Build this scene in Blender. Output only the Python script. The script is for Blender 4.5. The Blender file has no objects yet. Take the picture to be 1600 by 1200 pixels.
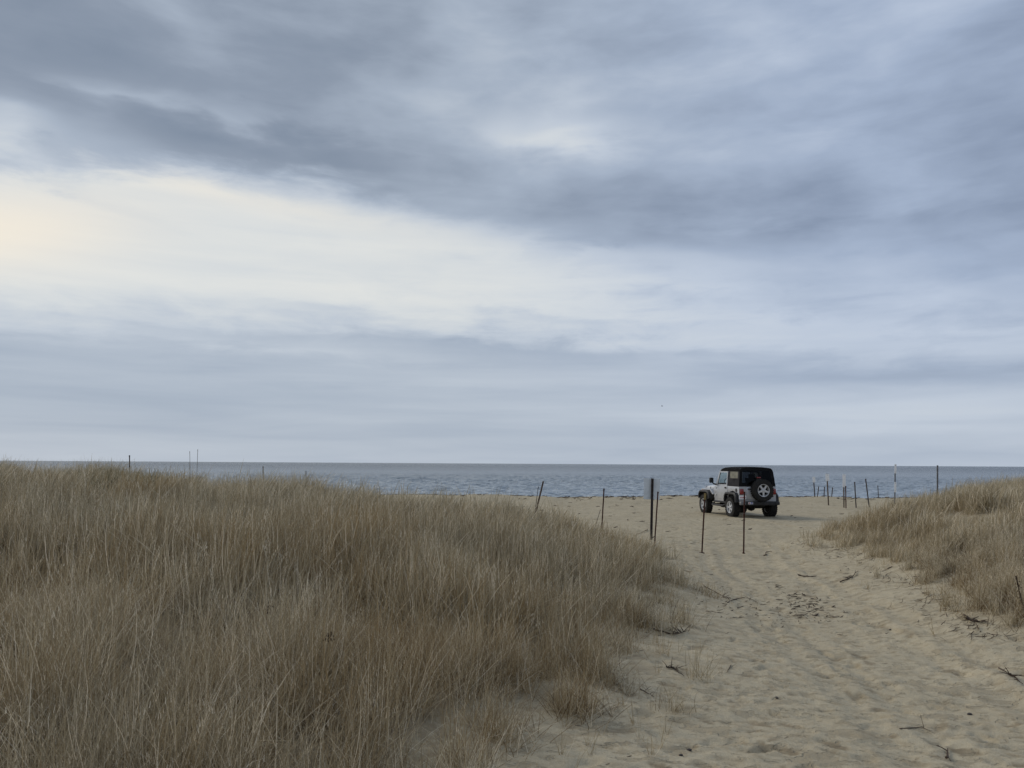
import bpy, bmesh, math, random
import numpy as np
from mathutils import Vector, Matrix, Euler

random.seed(7)
rng = np.random.default_rng(11)
D = bpy.data
scene = bpy.context.scene
C = scene.collection
R = math.radians

# ------------------------------------------------------------------ camera
F = 1202.0                      # focal length in photo pixels (photo is 1600 wide)
EYE = 1.95
PITCH = math.atan(124.3 / F)
ROLL = R(0.34)
cam_data = D.cameras.new('camera')
cam = D.objects.new('camera', cam_data)
C.objects.link(cam)
cam_data.sensor_width = 36.0
cam_data.lens = 36.0 * F / 1600.0
cam_data.clip_start = 0.05
cam_data.clip_end = 60000
CM = Matrix.Rotation(math.pi / 2 + PITCH, 3, 'X') @ Matrix.Rotation(ROLL, 3, 'Z')
cam.matrix_world = Matrix.Translation((0, 0, EYE)) @ CM.to_4x4()
scene.camera = cam
scene.render.resolution_x = 1024
scene.render.resolution_y = 768
scene.view_settings.view_transform = 'Standard'
scene.view_settings.look = 'None'
scene.view_settings.gamma = 1.0
scene.view_settings.exposure = 0.0
scene.view_settings.use_curve_mapping = False

SUN_AZ = -58.0                  # degrees east of the view axis (+Y); the sun is veiled, ahead and to the left
SUN_EL = 33.0


def ray(px, py):
    return (CM @ Vector(((px - 800) / F, -(py - 600) / F, -1.0)))


def azel(px, py):
    d = ray(px, py).normalized()
    return math.degrees(math.atan2(d.x, d.y)), math.degrees(math.asin(d.z))


# ------------------------------------------------------------------ world
world = D.worlds.new('World')
scene.world = world
world.use_nodes = True
wt = world.node_tree
wt.nodes.clear()


class NT:
    """small helper to write node maths"""
    def __init__(self, tree):
        self.t = tree

    def node(self, kind, **kw):
        n = self.t.nodes.new(kind)
        for k, v in kw.items():
            setattr(n, k, v)
        return n

    def put(self, sock, v):
        if v is None:
            return
        if isinstance(v, bpy.types.NodeSocket):
            self.t.links.new(v, sock)
        else:
            sock.default_value = v

    def m(self, op, a, b=None, c=None, clamp=False):
        n = self.node('ShaderNodeMath', operation=op, use_clamp=clamp)
        self.put(n.inputs[0], a)
        self.put(n.inputs[1], b)
        self.put(n.inputs[2], c)
        return n.outputs[0]

    def add(self, *a):
        r = a[0]
        for b in a[1:]:
            r = self.m('ADD', r, b)
        return r

    def mul(self, a, b):
        return self.m('MULTIPLY', a, b)

    def rng(self, v, a, b, c=0.0, d=1.0, smooth=True):
        n = self.node('ShaderNodeMapRange')
        n.interpolation_type = 'SMOOTHSTEP' if smooth else 'LINEAR'
        self.put(n.inputs['Value'], v)
        for k, x in zip(('From Min', 'From Max', 'To Min', 'To Max'), (a, b, c, d)):
            self.put(n.inputs[k], x)
        return n.outputs[0]

    def xyz(self, x, y, z):
        n = self.node('ShaderNodeCombineXYZ')
        for i, v in enumerate((x, y, z)):
            self.put(n.inputs[i], v)
        return n.outputs[0]

    def noise(self, vec, scale, detail=4, rough=0.5, dist=0.0, lac=2.0):
        n = self.node('ShaderNodeTexNoise')
        self.put(n.inputs['Vector'], vec)
        n.inputs['Scale'].default_value = scale
        n.inputs['Detail'].default_value = detail
        n.inputs['Roughness'].default_value = rough
        n.inputs['Distortion'].default_value = dist
        n.inputs['Lacunarity'].default_value = lac
        return n.outputs[0]

    def ramp(self, fac, stops, interp='LINEAR'):
        n = self.node('ShaderNodeValToRGB')
        n.color_ramp.interpolation = interp
        el = n.color_ramp.elements
        while len(el) < len(stops):
            el.new(0.5)
        for e, (p, c) in zip(el, sorted(stops)):
            e.position = p
            e.color = (c[0], c[1], c[2], 1) if hasattr(c, '__len__') else (c, c, c, 1)
        self.put(n.inputs[0], fac)
        return n.outputs[0]

    def mix(self, fac, a, b, blend='MIX'):
        n = self.node('ShaderNodeMix', data_type='RGBA', blend_type=blend)
        self.put(n.inputs[0], fac)
        for s, v in ((n.inputs[6], a), (n.inputs[7], b)):
            if not isinstance(v, bpy.types.NodeSocket):
                v = tuple(v) + (1,) if len(v) == 3 else v
            self.put(s, v)
        return n.outputs[2]


def srgb(r, g, b):
    f = lambda c: (c / 255 / 12.92) if c / 255 <= 0.04045 else ((c / 255 + 0.055) / 1.055) ** 2.4
    return (f(r), f(g), f(b))


w = NT(wt)
tc = w.node('ShaderNodeTexCoord')
sep = w.node('ShaderNodeSeparateXYZ')
wt.links.new(tc.outputs['Generated'], sep.inputs[0])
dx, dy, dz = sep.outputs
AZ = w.mul(w.m('ARCTAN2', dx, dy), 57.2958)
EL = w.mul(w.m('ARCSINE', dz), 57.2958)
zc = w.m('ADD', w.m('MAXIMUM', dz, 0.0), 0.10)
cloudp = w.xyz(w.m('DIVIDE', dx, zc), w.m('DIVIDE', dy, zc), 0.0)


def line(points, lo=-40.0, hi=40.0, vmax=40.0):
    """elevation (deg) of a cloud edge as a function of azimuth, from photo points"""
    st = []
    for px, py in points:
        a, e = azel(px, py)
        st.append(((a - lo) / (hi - lo), e / vmax))
    return w.mul(w.ramp(w.rng(AZ, lo, hi, smooth=False), st, 'B_SPLINE'), vmax)


def blob(px, py, sx, sy, rot=0.0, amp=1.0, elv=None):
    a, e = azel(px, py)
    c, s = math.cos(R(rot)), math.sin(R(rot))
    u = w.m('SUBTRACT', AZ, a)
    v = w.m('SUBTRACT', elv or EL, e)
    p = w.mul(w.add(w.mul(u, c), w.mul(v, s)), 21.0 / sx)
    q = w.mul(w.add(w.mul(u, -s), w.mul(v, c)), 21.0 / sy)
    r2 = w.add(w.mul(p, p), w.mul(q, q))
    return w.mul(w.m('EXPONENT', w.mul(r2, -1.0)), amp)


# noises
skyv = w.xyz(w.mul(AZ, 0.045), w.mul(EL, 0.16), 0.0)
skyv2 = w.xyz(w.mul(AZ, 0.03), w.mul(EL, 0.35), 3.0)
skyv3 = w.xyz(w.mul(AZ, 0.10), w.mul(EL, 0.17), 7.0)
n_big = w.noise(skyv3, 0.9, 3, 0.5, 0.6)
n_mid = w.noise(w.xyz(w.mul(AZ, 0.085), w.mul(EL, 0.23), 31.0), 1.15, 4, 0.48, 0.12)
n_puff = w.noise(cloudp, 0.95, 4, 0.46, 0.35)
n_wisp = w.noise(skyv, 3.2, 6, 0.60, 0.35)
n_strk = w.noise(skyv2, 2.2, 4, 0.5, 0.3)
wob = w.add(w.mul(w.m('SUBTRACT', n_wisp, 0.5), 7.0), w.mul(w.m('SUBTRACT', n_strk, 0.5), 2.2))
wobs = w.add(w.mul(w.m('SUBTRACT', n_wisp, 0.5), 5.2), w.mul(w.m('SUBTRACT', n_strk, 0.5), 2.0), w.mul(w.m('SUBTRACT', n_mid, 0.5), 3.0))

top = line([(-150, 255), (0, 272), (150, 262), (330, 275), (560, 312), (800, 372), (1000, 408), (1250, 455), (1600, 500), (1750, 510)])
bot = line([(-150, 492), (0, 494), (400, 500), (620, 515), (800, 528), (1000, 545), (1250, 560), (1600, 565), (1750, 565)])
# bright opening between the upper cloud sheet and the low haze bank
soft_t = w.rng(AZ, -34, 34, 1.1, 4.2, smooth=False)
e1 = w.m('SUBTRACT', w.m('ADD', EL, wobs), top)
openT = w.m('SUBTRACT', 1.0, w.rng(w.m('DIVIDE', e1, soft_t), -1.0, 1.0))
e2 = w.m('SUBTRACT', w.m('ADD', EL, w.mul(wob, 0.45)), bot)
openB = w.rng(e2, -1.8, 2.8)
opening = w.mul(openT, openB)
opening = w.m('MULTIPLY', opening, w.m('SUBTRACT', 1.0, w.mul(w.rng(AZ, -14, 14), w.mul(w.rng(n_wisp, 0.50, 0.66), 0.55))))
bright = w.ramp(w.rng(AZ, -40, 40, smooth=False),
                [(0.0, 0.97), (0.30, 0.93), (0.50, 0.88), (0.62, 0.75), (0.78, 0.63), (1.0, 0.57)])
bright = w.add(bright, w.mul(w.m('SUBTRACT', n_wisp, 0.5), w.rng(AZ, -30, 15, 0.05, 0.75)))
# upper sheet
ELw = w.add(EL, w.mul(w.m('SUBTRACT', n_mid, 0.5), 6.0), w.mul(w.m('SUBTRACT', n_wisp, 0.5), 2.0))
upper = w.add(w.rng(AZ, -34, 20, 0.235, 0.40),
              w.mul(w.m('SUBTRACT', n_puff, 0.5), 0.24),
              w.mul(w.m('SUBTRACT', n_mid, 0.5), 0.50),
              w.mul(w.m('SUBTRACT', n_big, 0.5), 0.30),
              w.mul(w.m('SUBTRACT', n_wisp, 0.5), 0.24),
              blob(868, 207, 100, 22, 0, 0.27, ELw),
              blob(820, 210, 260, 70, 0, 0.14),
              blob(8, 195, 50, 28, 0, 0.30, ELw),
              blob(230, 150, 150, 12, -2, 0.13, ELw),
              blob(100, 225, 170, 40, 0, 0.22, ELw),
              blob(300, 170, 200, 40, 0, 0.12, ELw),
              blob(280, 35, 90, 30, -30, 0.08),
              blob(700, 60, 110, 120, 0, 0.07),
              blob(1250, 40, 240, 60, 0, 0.07),
              blob(380, 225, 220, 26, 3, -0.11, ELw),
              blob(180, 100, 330, 50, 0, -0.10),
              blob(650, 262, 260, 30, -4, -0.08),
              blob(960, 75, 60, 60, 0, -0.10),
              blob(1200, 335, 420, 44, -4, -0.10),
              blob(1580, 130, 160, 60, 10, -0.08),
              blob(1160, 255, 190, 26, 12, 0.07),
              blob(1120, 372, 460, 14, -1, -0.08, w.add(EL, w.mul(wobs, 0.3))))
# low bank
bandV = w.ramp(w.rng(EL, 0, 14, smooth=False),
               [(0.0, 0.53), (0.16, 0.48), (0.32, 0.48), (0.50, 0.47), (0.62, 0.52), (0.78, 0.56), (1.0, 0.56)], 'B_SPLINE')
low = w.add(bandV,
            w.mul(w.m('SUBTRACT', n_strk, 0.5), 0.26),
            w.mul(w.m('SUBTRACT', n_wisp, 0.5), w.rng(EL, 4, 11, 0.0, 0.35)),
            blob(1350, 640, 450, 34, 0, 0.15, w.add(EL, w.mul(wobs, 0.3))),
            blob(820, 598, 420, 16, 0, 0.10, w.add(EL, w.mul(wobs, 0.3))),
            blob(1350, 592, 480, 15, 0, -0.13, w.add(EL, w.mul(wobs, 0.3))),
            blob(860, 545, 300, 13, -3, -0.12, w.add(EL, w.mul(wobs, 0.5))),
            blob(250, 600, 420, 50, 0, -0.03),
            blob(1000, 680, 500, 20, 0, -0.03))
isup = w.rng(w.m('SUBTRACT', EL, top), -1.5, 1.0)
base = w.add(w.mul(upper, isup), w.mul(low, w.m('SUBTRACT', 1.0, isup)))
tval = w.add(w.mul(base, w.m('SUBTRACT', 1.0, opening)), w.mul(bright, opening))
tval = w.add(tval,
             w.mul(w.mul(w.m('SUBTRACT', n_strk, 0.5), opening), 0.34),
             blob(1050, 400, 220, 12, -8, 0.06), blob(1200, 470, 160, 14, -6, -0.09, w.add(EL, w.mul(wobs, 0.5))), blob(350, 535, 420, 10, -2, 0.07, w.add(EL, w.mul(wobs, 0.4))),
             blob(500, 480, 110, 7, -6, -0.10, w.add(EL, w.mul(wobs, 0.3))),
             blob(150, 312, 90, 8, -14, -0.13, w.add(EL, w.mul(wobs, 0.3))),
             blob(660, 455, 80, 5, -6, -0.06, w.add(EL, w.mul(wobs, 0.3))),
             blob(880, 500, 120, 9, -4, -0.12, w.add(EL, w.mul(wobs, 0.3))))
cloud = w.ramp(tval, [(0.0, srgb(122, 136, 155)), (0.22, srgb(142, 154, 171)), (0.42, srgb(168, 180, 196)),
                      (0.62, srgb(194, 203, 214)), (0.82, srgb(214, 219, 222)), (1.0, srgb(226, 228, 226))])
# cooler to the right and overhead, warm where the sun stands behind the veil
coolf = w.mul(w.rng(AZ, -10, 30, 0.0, 1.0), w.rng(EL, 0, 14, 0.25, 1.0))
cloud = w.mix(coolf, cloud, w.mix(1.0, cloud, (0.96, 1.0, 1.09), 'MULTIPLY'))
glow = w.m('ADD', blob(-30, 360, 170, 50, 12, 1.0), blob(380, 305, 260, 20, -6, 0.40))
glow = w.mul(glow, opening)
cloud = w.mix(w.mul(glow, 0.6), cloud, srgb(255, 241, 218))
# thin places let the clear sky above tint the veil
sky = w.node('ShaderNodeTexSky', sky_type='NISHITA')
sky.sun_disc = False
sky.sun_elevation = R(SUN_EL)
sky.sun_rotation = R(SUN_AZ)
bg1 = w.node('ShaderNodeBackground')
wt.links.new(sky.outputs[0], bg1.inputs[0])
bg1.inputs[1].default_value = 0.06
bg2 = w.node('ShaderNodeBackground')
wt.links.new(cloud, bg2.inputs[0])
bg2.inputs[1].default_value = 1.0
mx = w.node('ShaderNodeMixShader')
mx.inputs[0].default_value = 0.95
wt.links.new(bg1.outputs[0], mx.inputs[1])
wt.links.new(bg2.outputs[0], mx.inputs[2])
wo = w.node('ShaderNodeOutputWorld')
wt.links.new(mx.outputs[0], wo.inputs[0])

sun_d = D.lights.new('sun', 'SUN')
sun_d.energy = 1.5
sun_d.angle = R(30)
sun_d.color = (1.0, 0.92, 0.80)
sun = D.objects.new('sun', sun_d)
C.objects.link(sun)
sv = Vector((math.sin(R(SUN_AZ)) * math.cos(R(SUN_EL)), math.cos(R(SUN_AZ)) * math.cos(R(SUN_EL)), math.sin(R(SUN_EL))))
sun.rotation_euler = sv.to_track_quat('Z', 'Y').to_euler()
sun.location = (-20, 20, 30)


# ------------------------------------------------------------------ helpers
def tag(o, label=None, cat=None, group=None, kind=None):
    if label: o['label'] = label
    if cat: o['category'] = cat
    if group: o['group'] = group
    if kind: o['kind'] = kind
    return o


def empty(name, loc=(0, 0, 0), rz=0.0):
    o = D.objects.new(name, None)
    C.objects.link(o)
    o.location = loc
    o.rotation_euler = (0, 0, rz)
    o.empty_display_size = 0.2
    return o


def link(name, me, mat, parent=None, smooth=None):
    o = D.objects.new(name, me)
    C.objects.link(o)
    if mat is not None and not me.materials:
        for mm in (mat if isinstance(mat, (list, tuple)) else [mat]):
            me.materials.append(mm)
    if parent: o.parent = parent
    if smooth is not None:
        me.polygons.foreach_set('use_smooth', [smooth] * len(me.polygons))
    return o


def from_bm(name, bm, mat, parent=None, smooth_angle=None):
    me = D.meshes.new(name)
    bmesh.ops.recalc_face_normals(bm, faces=bm.faces)
    if smooth_angle is not None:
        for f in bm.faces: f.smooth = True
        for e in bm.edges:
            if len(e.link_faces) == 2:
                e.smooth = e.calc_face_angle(0) < R(smooth_angle)
    bm.to_mesh(me)
    bm.free()
    return link(name, me, mat, parent)


def material(name, base, rough=0.6, metal=0.0, spec=0.5, coat=0.0, var=0.0, vscale=6.0, bump=0.0, bscale=40.0, col2=None):
    m = D.materials.new(name)
    m.use_nodes = True
    t = NT(m.node_tree)
    b = m.node_tree.nodes['Principled BSDF']
    b.inputs['Base Color'].default_value = (*base, 1)
    b.inputs['Roughness'].default_value = rough
    b.inputs['Metallic'].default_value = metal
    b.inputs['Specular IOR Level'].default_value = spec
    b.inputs['Coat Weight'].default_value = coat
    tco = t.node('ShaderNodeTexCoord').outputs['Object']
    if var > 0:
        n = t.noise(tco, vscale, 5, 0.6)
        c2 = col2 or tuple(c * (1 - var) for c in base)
        t.put(b.inputs['Base Color'], t.mix(t.rng(n, 0.38, 0.66), base, c2))
        t.put(b.inputs['Roughness'], t.rng(n, 0.3, 0.7, rough, min(1, rough + 0.15)))
    if bump > 0:
        bn = t.node('ShaderNodeBump')
        bn.inputs['Strength'].default_value = bump
        bn.inputs['Distance'].default_value = 0.01
        t.put(bn.inputs['Height'], t.noise(tco, bscale, 4, 0.6))
        t.put(b.inputs['Normal'], bn.outputs[0])
    return m


# numpy value noise
def _hash(ix, iy, seed):
    h = (ix.astype(np.int64) * 374761393 + iy.astype(np.int64) * 668265263 + seed * 1442695041) & 0xffffffff
    h = ((h ^ (h >> 13)) * 1274126177) & 0xffffffff
    return ((h ^ (h >> 16)) & 0xffffff) / float(0xffffff)


def vnoise(x, y, seed=0):
    ix = np.floor(x); iy = np.floor(y)
    fx = x - ix; fy = y - iy
    ix = ix.astype(np.int64); iy = iy.astype(np.int64)
    u = fx * fx * fx * (fx * (fx * 6 - 15) + 10); v = fy * fy * fy * (fy * (fy * 6 - 15) + 10)
    a = _hash(ix, iy, seed); b = _hash(ix + 1, iy, seed)
    c = _hash(ix, iy + 1, seed); d = _hash(ix + 1, iy + 1, seed)
    return (a * (1 - u) + b * u) * (1 - v) + (c * (1 - u) + d * u) * v - 0.5


def fbm(x, y, seed=0, octs=4, gain=0.5):
    r = 0; a = 1.0
    for o in range(octs):
        r = r + a * vnoise(x + 17.3 * o, y - 9.1 * o, seed + o)
        # rotate between octaves
        x, y = (x * 1.6 + y * 1.2), (-x * 1.2 + y * 1.6)
        a *= gain
    return r


def sstep(a, b, x):
    t = np.clip((x - a) / (b - a), 0, 1)
    return t * t * (3 - 2 * t)


# ------------------------------------------------------------------ terrain
def g0(px, py, z=0.0):
    d = ray(px, py)
    k = (z - EYE) / d.z
    return (d.x * k, d.y * k)


LEFT = [g0(780, 1260), g0(862, 1192), g0(925, 1120), g0(985, 1050), g0(1030, 985, .05), g0(1075, 942, .05), g0(1085, 912, .05),
        g0(1050, 882, .05), g0(1015, 862), (2.2, 18.0), (1.0, 19.6), (-1.0, 20.5), (-5, 22.5), (-14, 24), (-45, 27), (-45, -60), (-2.5, -60), (-1.6, -4), (-1.0, 1.0), (-0.7, 2.6)]
RIGHT = [g0(1256, 850), g0(1285, 856), g0(1340, 874), g0(1400, 905), g0(1450, 930), g0(1475, 950), g0(1520, 982), g0(1600, 1000), (6.9, 7.6), (8.5, 6.2), (9.5, 3.5),
         (9.0, 0), (9, -60), (60, -60), (60, 31), (24, 30), (14.5, 27), (11, 24.5), (9.2, 22.0)]


def sdist(poly, x, y):
    """signed distance, positive inside"""
    best = np.full(np.shape(x), 1e9)
    inside = np.zeros(np.shape(x), bool)
    n = len(poly)
    for i in range(n):
        ax, ay = poly[i]; bx, by = poly[(i + 1) % n]
        ex, ey = bx - ax, by - ay
        t = np.clip(((x - ax) * ex + (y - ay) * ey) / (ex * ex + ey * ey), 0, 1)
        best = np.minimum(best, np.hypot(x - ax - t * ex, y - ay - t * ey))
        c = ((ay > y) != (by > y)) & (x < ex * (y - ay) / (ey if ey else 1e-9) + ax)
        inside ^= c
    return np.where(inside, best, -best)


def macro(x, y):
    x = np.asarray(x, float); y = np.asarray(y, float)
    dl = sdist(LEFT, x, y); dr = sdist(RIGHT, x, y)
    wob = fbm(x * 0.35, y * 0.35, 5, 3)
    al = (0.71 + 0.058 * np.clip(-x, -3, 12)) * (0.30 + 0.70 * sstep(2.5, 14, y)) + 0.24 * wob
    ar = 0.72 + 0.05 * np.clip(x - 8, -2, 10) + 0.22 * wob
    h = al * sstep(-1.2, 4.6, dl) + ar * sstep(-1.4, 3.6, dr)
    # path hollow and the beach beyond
    xc = 2.3 + 0.17 * y + 0.25 * np.sin(y * 0.3)
    h = h - 0.13 * np.exp(-((x - xc) / 1.5) ** 2) * sstep(24, 17, y)
    h = h + 0.05 * fbm(x * 0.5, y * 0.5, 21, 3) * (1 + 0 * x)
    h = h + 0.10 * fbm(x * 0.16, y * 0.16, 23, 2) * sstep(26, 34, y)
    crest = 45.0 + 3.0 * fbm(x * 0.05, x * 0 + 3.3, 31, 3) + 0.02 * np.abs(x)
    h = h + 0.16 * np.exp(-((y - crest + 2.0) / 2.5) ** 2) * (0.5 + 1.2 * (0.5 + fbm(x * 0.25, y * 0 + 1.7, 33, 3)))
    h = h - np.clip(y - crest, 0, 40) * 0.13 * sstep(crest, crest + 4, y)
    return h, dl, dr


def axis(fine_lo, fine_hi, step, lo, hi, grow=1.06, smax=1e9):
    a = list(np.arange(fine_lo, fine_hi, step))
    s = step; v = a[-1]
    while v < hi:
        s = min(s * grow, smax); v += s; a.append(v)
    s = step; v = a[0]; pre = []
    while v > lo:
        s = min(s * grow, smax); v -= s; pre.append(v)
    return np.array(pre[::-1] + a)


xs = axis(-0.8, 8.4, 0.026, -900, 900, 1.055)
ya = [3.0]
while ya[-1] < 62:
    ya.append(ya[-1] + max(0.026, 0.0045 * ya[-1]))
s = 0.3
while ya[-1] < 220:
    s *= 1.1; ya.append(ya[-1] + s)
s = 0.026; v = 3.0; pre = []
while v > -500:
    s *= 1.1; v -= s; pre.append(v)
ys = np.array(pre[::-1] + ya)
X, Y = np.meshgrid(xs, ys)
H, DL, DR = macro(X, Y)
H0 = H.copy()
sandy = 1 - np.clip(sstep(0.2, 1.4, DL) + sstep(0.2, 1.4, DR), 0, 1) * 0.8
# trampled dry sand: soft lens-shaped dents, footprints and wind texture
XC = 2.3 + 0.17 * Y + 0.25 * np.sin(Y * 0.3) + 0.12 * fbm(X * 0 + 1.1, Y * 0.8, 57, 2)
for o_ in (-0.72, 0.72, 1.15, -0.35):
    wdt = 0.13 + 0.05 * fbm(X * 0 + o_, Y * 1.1, 58, 2)
    H += (-0.020 * np.exp(-((X - XC - o_) / wdt) ** 2) + 0.008 * np.exp(-((np.abs(X - XC - o_) - 0.24) / 0.07) ** 2)) * (0.75 + 0.8 * fbm(X * 0.3, Y * 0.9, 59, 2)) * sstep(26, 18, Y)
near = np.exp(-np.clip(Y - 8, 0, 100) / 30)
H += 0.034 * sandy * fbm(X * 1.3 + 0.4 * Y, Y * 1.7, 41, 2) * (0.7 + 0.3 * near)
wx = X + 0.15 * fbm(X * 2.0, Y * 2.0, 51, 2); wy = Y + 0.15 * fbm(X * 2.0, Y * 2.0, 53, 2)
H += 0.026 * sandy * (0.25 - np.abs(fbm(wx * 2.1, wy * 4.2, 43, 3, 0.5))) * near
H += 0.024 * sandy * (0.25 - np.abs(fbm(wx * 5.0 + 1.5 * Y, wy * 9.0, 47, 3, 0.6))) * near
# raked lines left by tyres and by wind on the left bank
strk = np.sin((X * 0.72 + Y * 0.35) * 26 + 5 * fbm(X * 1.2, Y * 0.8, 49, 2))
H += 0.005 * strk * sstep(-1.3, -0.4, DL) * (1 - sstep(-0.4, 0.1, DL)) * sstep(12, 7, Y) * sandy


DAMP = np.zeros_like(H)


def dent(cx, cy, L, W, depth, ang, damp=0.0):
    r = 1.9 * max(L, W)
    i0, i1 = np.searchsorted(ys, (cy - r, cy + r)); j0, j1 = np.searchsorted(xs, (cx - r, cx + r))
    if i1 <= i0 or j1 <= j0: return
    xx = X[i0:i1, j0:j1] - cx; yy = Y[i0:i1, j0:j1] - cy
    c, s = math.cos(ang), math.sin(ang)
    u = (xx * c + yy * s) / L; v = (-xx * s + yy * c) / W
    v = v + 0.35 * u * u * math.sin(cx * 91.0)
    q = np.sqrt(u * u + v * v)
    prof = -depth * (1 - sstep(0.62, 1.0, q)) + depth * 0.35 * np.exp(-((q - 1.12) / 0.16) ** 2) * (0.6 + 0.4 * np.sin(3 * np.arctan2(v, u) + cx * 40))
    H[i0:i1, j0:j1] += prof
    if damp > 0:
        DAMP[i0:i1, j0:j1] = np.maximum(DAMP[i0:i1, j0:j1], damp * (1 - sstep(0.72, 0.98, q + 0.25 * v)))


k = 0
tries = 0
while k < 5200 and tries < 90000:
    tries += 1
    cy = 3.0 + 42 * rng.random() ** 1.9
    cx = rng.uniform(-1.5, 9.0) if cy < 18 else rng.uniform(-12, 26)
    d1 = sdist(LEFT, np.array([cx]), np.array([cy]))[0]; d2 = sdist(RIGHT, np.array([cx]), np.array([cy]))[0]
    e = max(d1, d2)
    if e > 0.1: continue
    if e > -0.9 and rng.random() < 0.55: continue
    big = rng.random()
    L = rng.uniform(0.035, 0.14) * (1.5 if cy > 18 else 1)
    W = L * rng.uniform(0.25, 0.65)
    dent(cx, cy, L, W, L * rng.uniform(0.05, 0.13) * (1.4 if big > .85 else 1), rng.uniform(-0.9, 0.9) + (math.pi / 2 if rng.random() < .15 else 0), rng.uniform(0.3, 1.0) if rng.random() < 0.42 else 0.0)
    k += 1
# two lines of walking prints towards the beach
for sx, ph in ((2.6, 0.0), (4.3, 1.0)):
    yy_ = 3.6
    side = 1
    while yy_ < 26:
        xx_ = sx + 0.085 * yy_ + 0.5 * math.sin(yy_ * 0.35 + ph) + 0.11 * side
        dent(xx_, yy_, 0.065, 0.14, 0.020, rng.uniform(-.25, .25))
        side = -side
        yy_ += rng.uniform(0.55, 0.72)

nx, ny = len(xs), len(ys)
verts = np.stack([X.ravel(), Y.ravel(), H.ravel()], 1)
idx = np.arange(nx * ny).reshape(ny, nx)
quads = np.stack([idx[:-1, :-1].ravel(), idx[:-1, 1:].ravel(), idx[1:, 1:].ravel(), idx[1:, :-1].ravel()], 1)


def mesh_np(name, v, q):
    me = D.meshes.new(name)
    me.vertices.add(len(v)); me.vertices.foreach_set('co', np.asarray(v, np.float32).ravel())
    n = q.shape[1]
    me.loops.add(q.size); me.loops.foreach_set('vertex_index', q.ravel().astype(np.int32))
    me.polygons.add(len(q)); me.polygons.foreach_set('loop_start', np.arange(0, q.size, n, dtype=np.int32))
    try:
        me.polygons.foreach_set('loop_total', np.full(len(q), n, dtype=np.int32))
    except Exception:
        pass
    me.update(calc_edges=True)
    return me


me = mesh_np('sand', verts, quads)
me.polygons.foreach_set('use_smooth', np.ones(len(quads), bool))
att = me.attributes.new('thatch', 'FLOAT', 'POINT')
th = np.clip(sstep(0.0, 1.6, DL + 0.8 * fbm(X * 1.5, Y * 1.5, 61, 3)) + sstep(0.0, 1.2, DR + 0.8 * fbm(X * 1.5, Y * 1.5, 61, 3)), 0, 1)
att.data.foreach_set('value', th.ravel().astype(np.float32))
att = me.attributes.new('damp', 'FLOAT', 'POINT')
att.data.foreach_set('value', DAMP.ravel().astype(np.float32))

ms = D.materials.new('sand')
ms.use_nodes = True
t = NT(ms.node_tree)
b = ms.node_tree.nodes['Principled BSDF']
pos = t.node('ShaderNodeTexCoord').outputs['Object']
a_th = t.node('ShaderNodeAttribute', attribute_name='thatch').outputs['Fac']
n1 = t.noise(pos, 0.7, 4, 0.55)
n2 = t.noise(pos, 9.0, 5, 0.65)
n3 = t.noise(pos, 120.0, 3, 0.7)
a_dp = t.node('ShaderNodeAttribute', attribute_name='damp').outputs['Fac']
col = t.mix(t.rng(n1, 0.35, 0.65), (0.540, 0.474, 0.335), (0.492, 0.430, 0.302))
col = t.mix(t.rng(n2, 0.42, 0.72, 0, 0.6), col, (0.33, 0.265, 0.170))
col = t.mix(t.rng(n3, 0.3, 0.75, 0, 0.5), col, (0.28, 0.215, 0.14))
col = t.mix(t.mul(a_dp, t.rng(n2, 0.25, 0.6, 0.45, 0.95)), col, (0.245, 0.195, 0.125))
mpl = t.node('ShaderNodeMapping'); t.put(mpl.inputs['Vector'], pos); mpl.inputs['Scale'].default_value = (3.0, 6.2, 4.0); mpl.inputs['Rotation'].default_value = (0, 0, 0.2)
lens = t.noise(mpl.outputs[0], 1.0, 5, 0.55, 0.25)
mpl2 = t.node('ShaderNodeMapping'); t.put(mpl2.inputs['Vector'], pos); mpl2.inputs['Scale'].default_value = (7.5, 15.0, 9.0); mpl2.inputs['Rotation'].default_value = (0, 0, -0.25)
lens2 = t.noise(mpl2.outputs[0], 1.0, 4, 0.55, 0.2)
pit = t.m('MAXIMUM', t.rng(lens, 0.575, 0.600), t.mul(t.rng(lens2, 0.600, 0.625), 0.75))
opn = t.m('SUBTRACT', 1.0, a_th)
col = t.mix(t.mul(t.mul(pit, opn), 0.55), col, (0.335, 0.278, 0.188))
vo = t.node('ShaderNodeTexVoronoi')
vo.inputs['Scale'].default_value = 17.0
t.put(vo.inputs['Vector'], pos)
spk = t.mul(t.m('LESS_THAN', vo.outputs['Distance'], 0.085), t.rng(t.noise(pos, 2.1, 3), 0.50, 0.62))
col = t.mix(t.mul(spk, 0.8), col, (0.06, 0.04, 0.028))
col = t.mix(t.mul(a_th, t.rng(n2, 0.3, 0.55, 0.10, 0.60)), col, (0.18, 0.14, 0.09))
t.put(b.inputs['Base Color'], col)
b.inputs['Roughness'].default_value = 0.95
b.inputs['Specular IOR Level'].default_value = 0.15
bn = t.node('ShaderNodeBump')
bn.inputs['Strength'].default_value = 0.8
bn.inputs['Distance'].default_value = 0.018
hh = t.add(t.mul(pit, -0.8), t.mul(lens, 0.9), t.mul(n2, 1.0), t.mul(t.noise(pos, 34.0, 4, 0.6), 0.45), t.mul(n3, 0.22))
t.put(bn.inputs['Height'], hh)
t.put(b.inputs['Normal'], bn.outputs[0])
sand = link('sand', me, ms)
tag(sand, 'pale trampled beach sand with soft footprints leading between the dunes', kind='structure')


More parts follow.
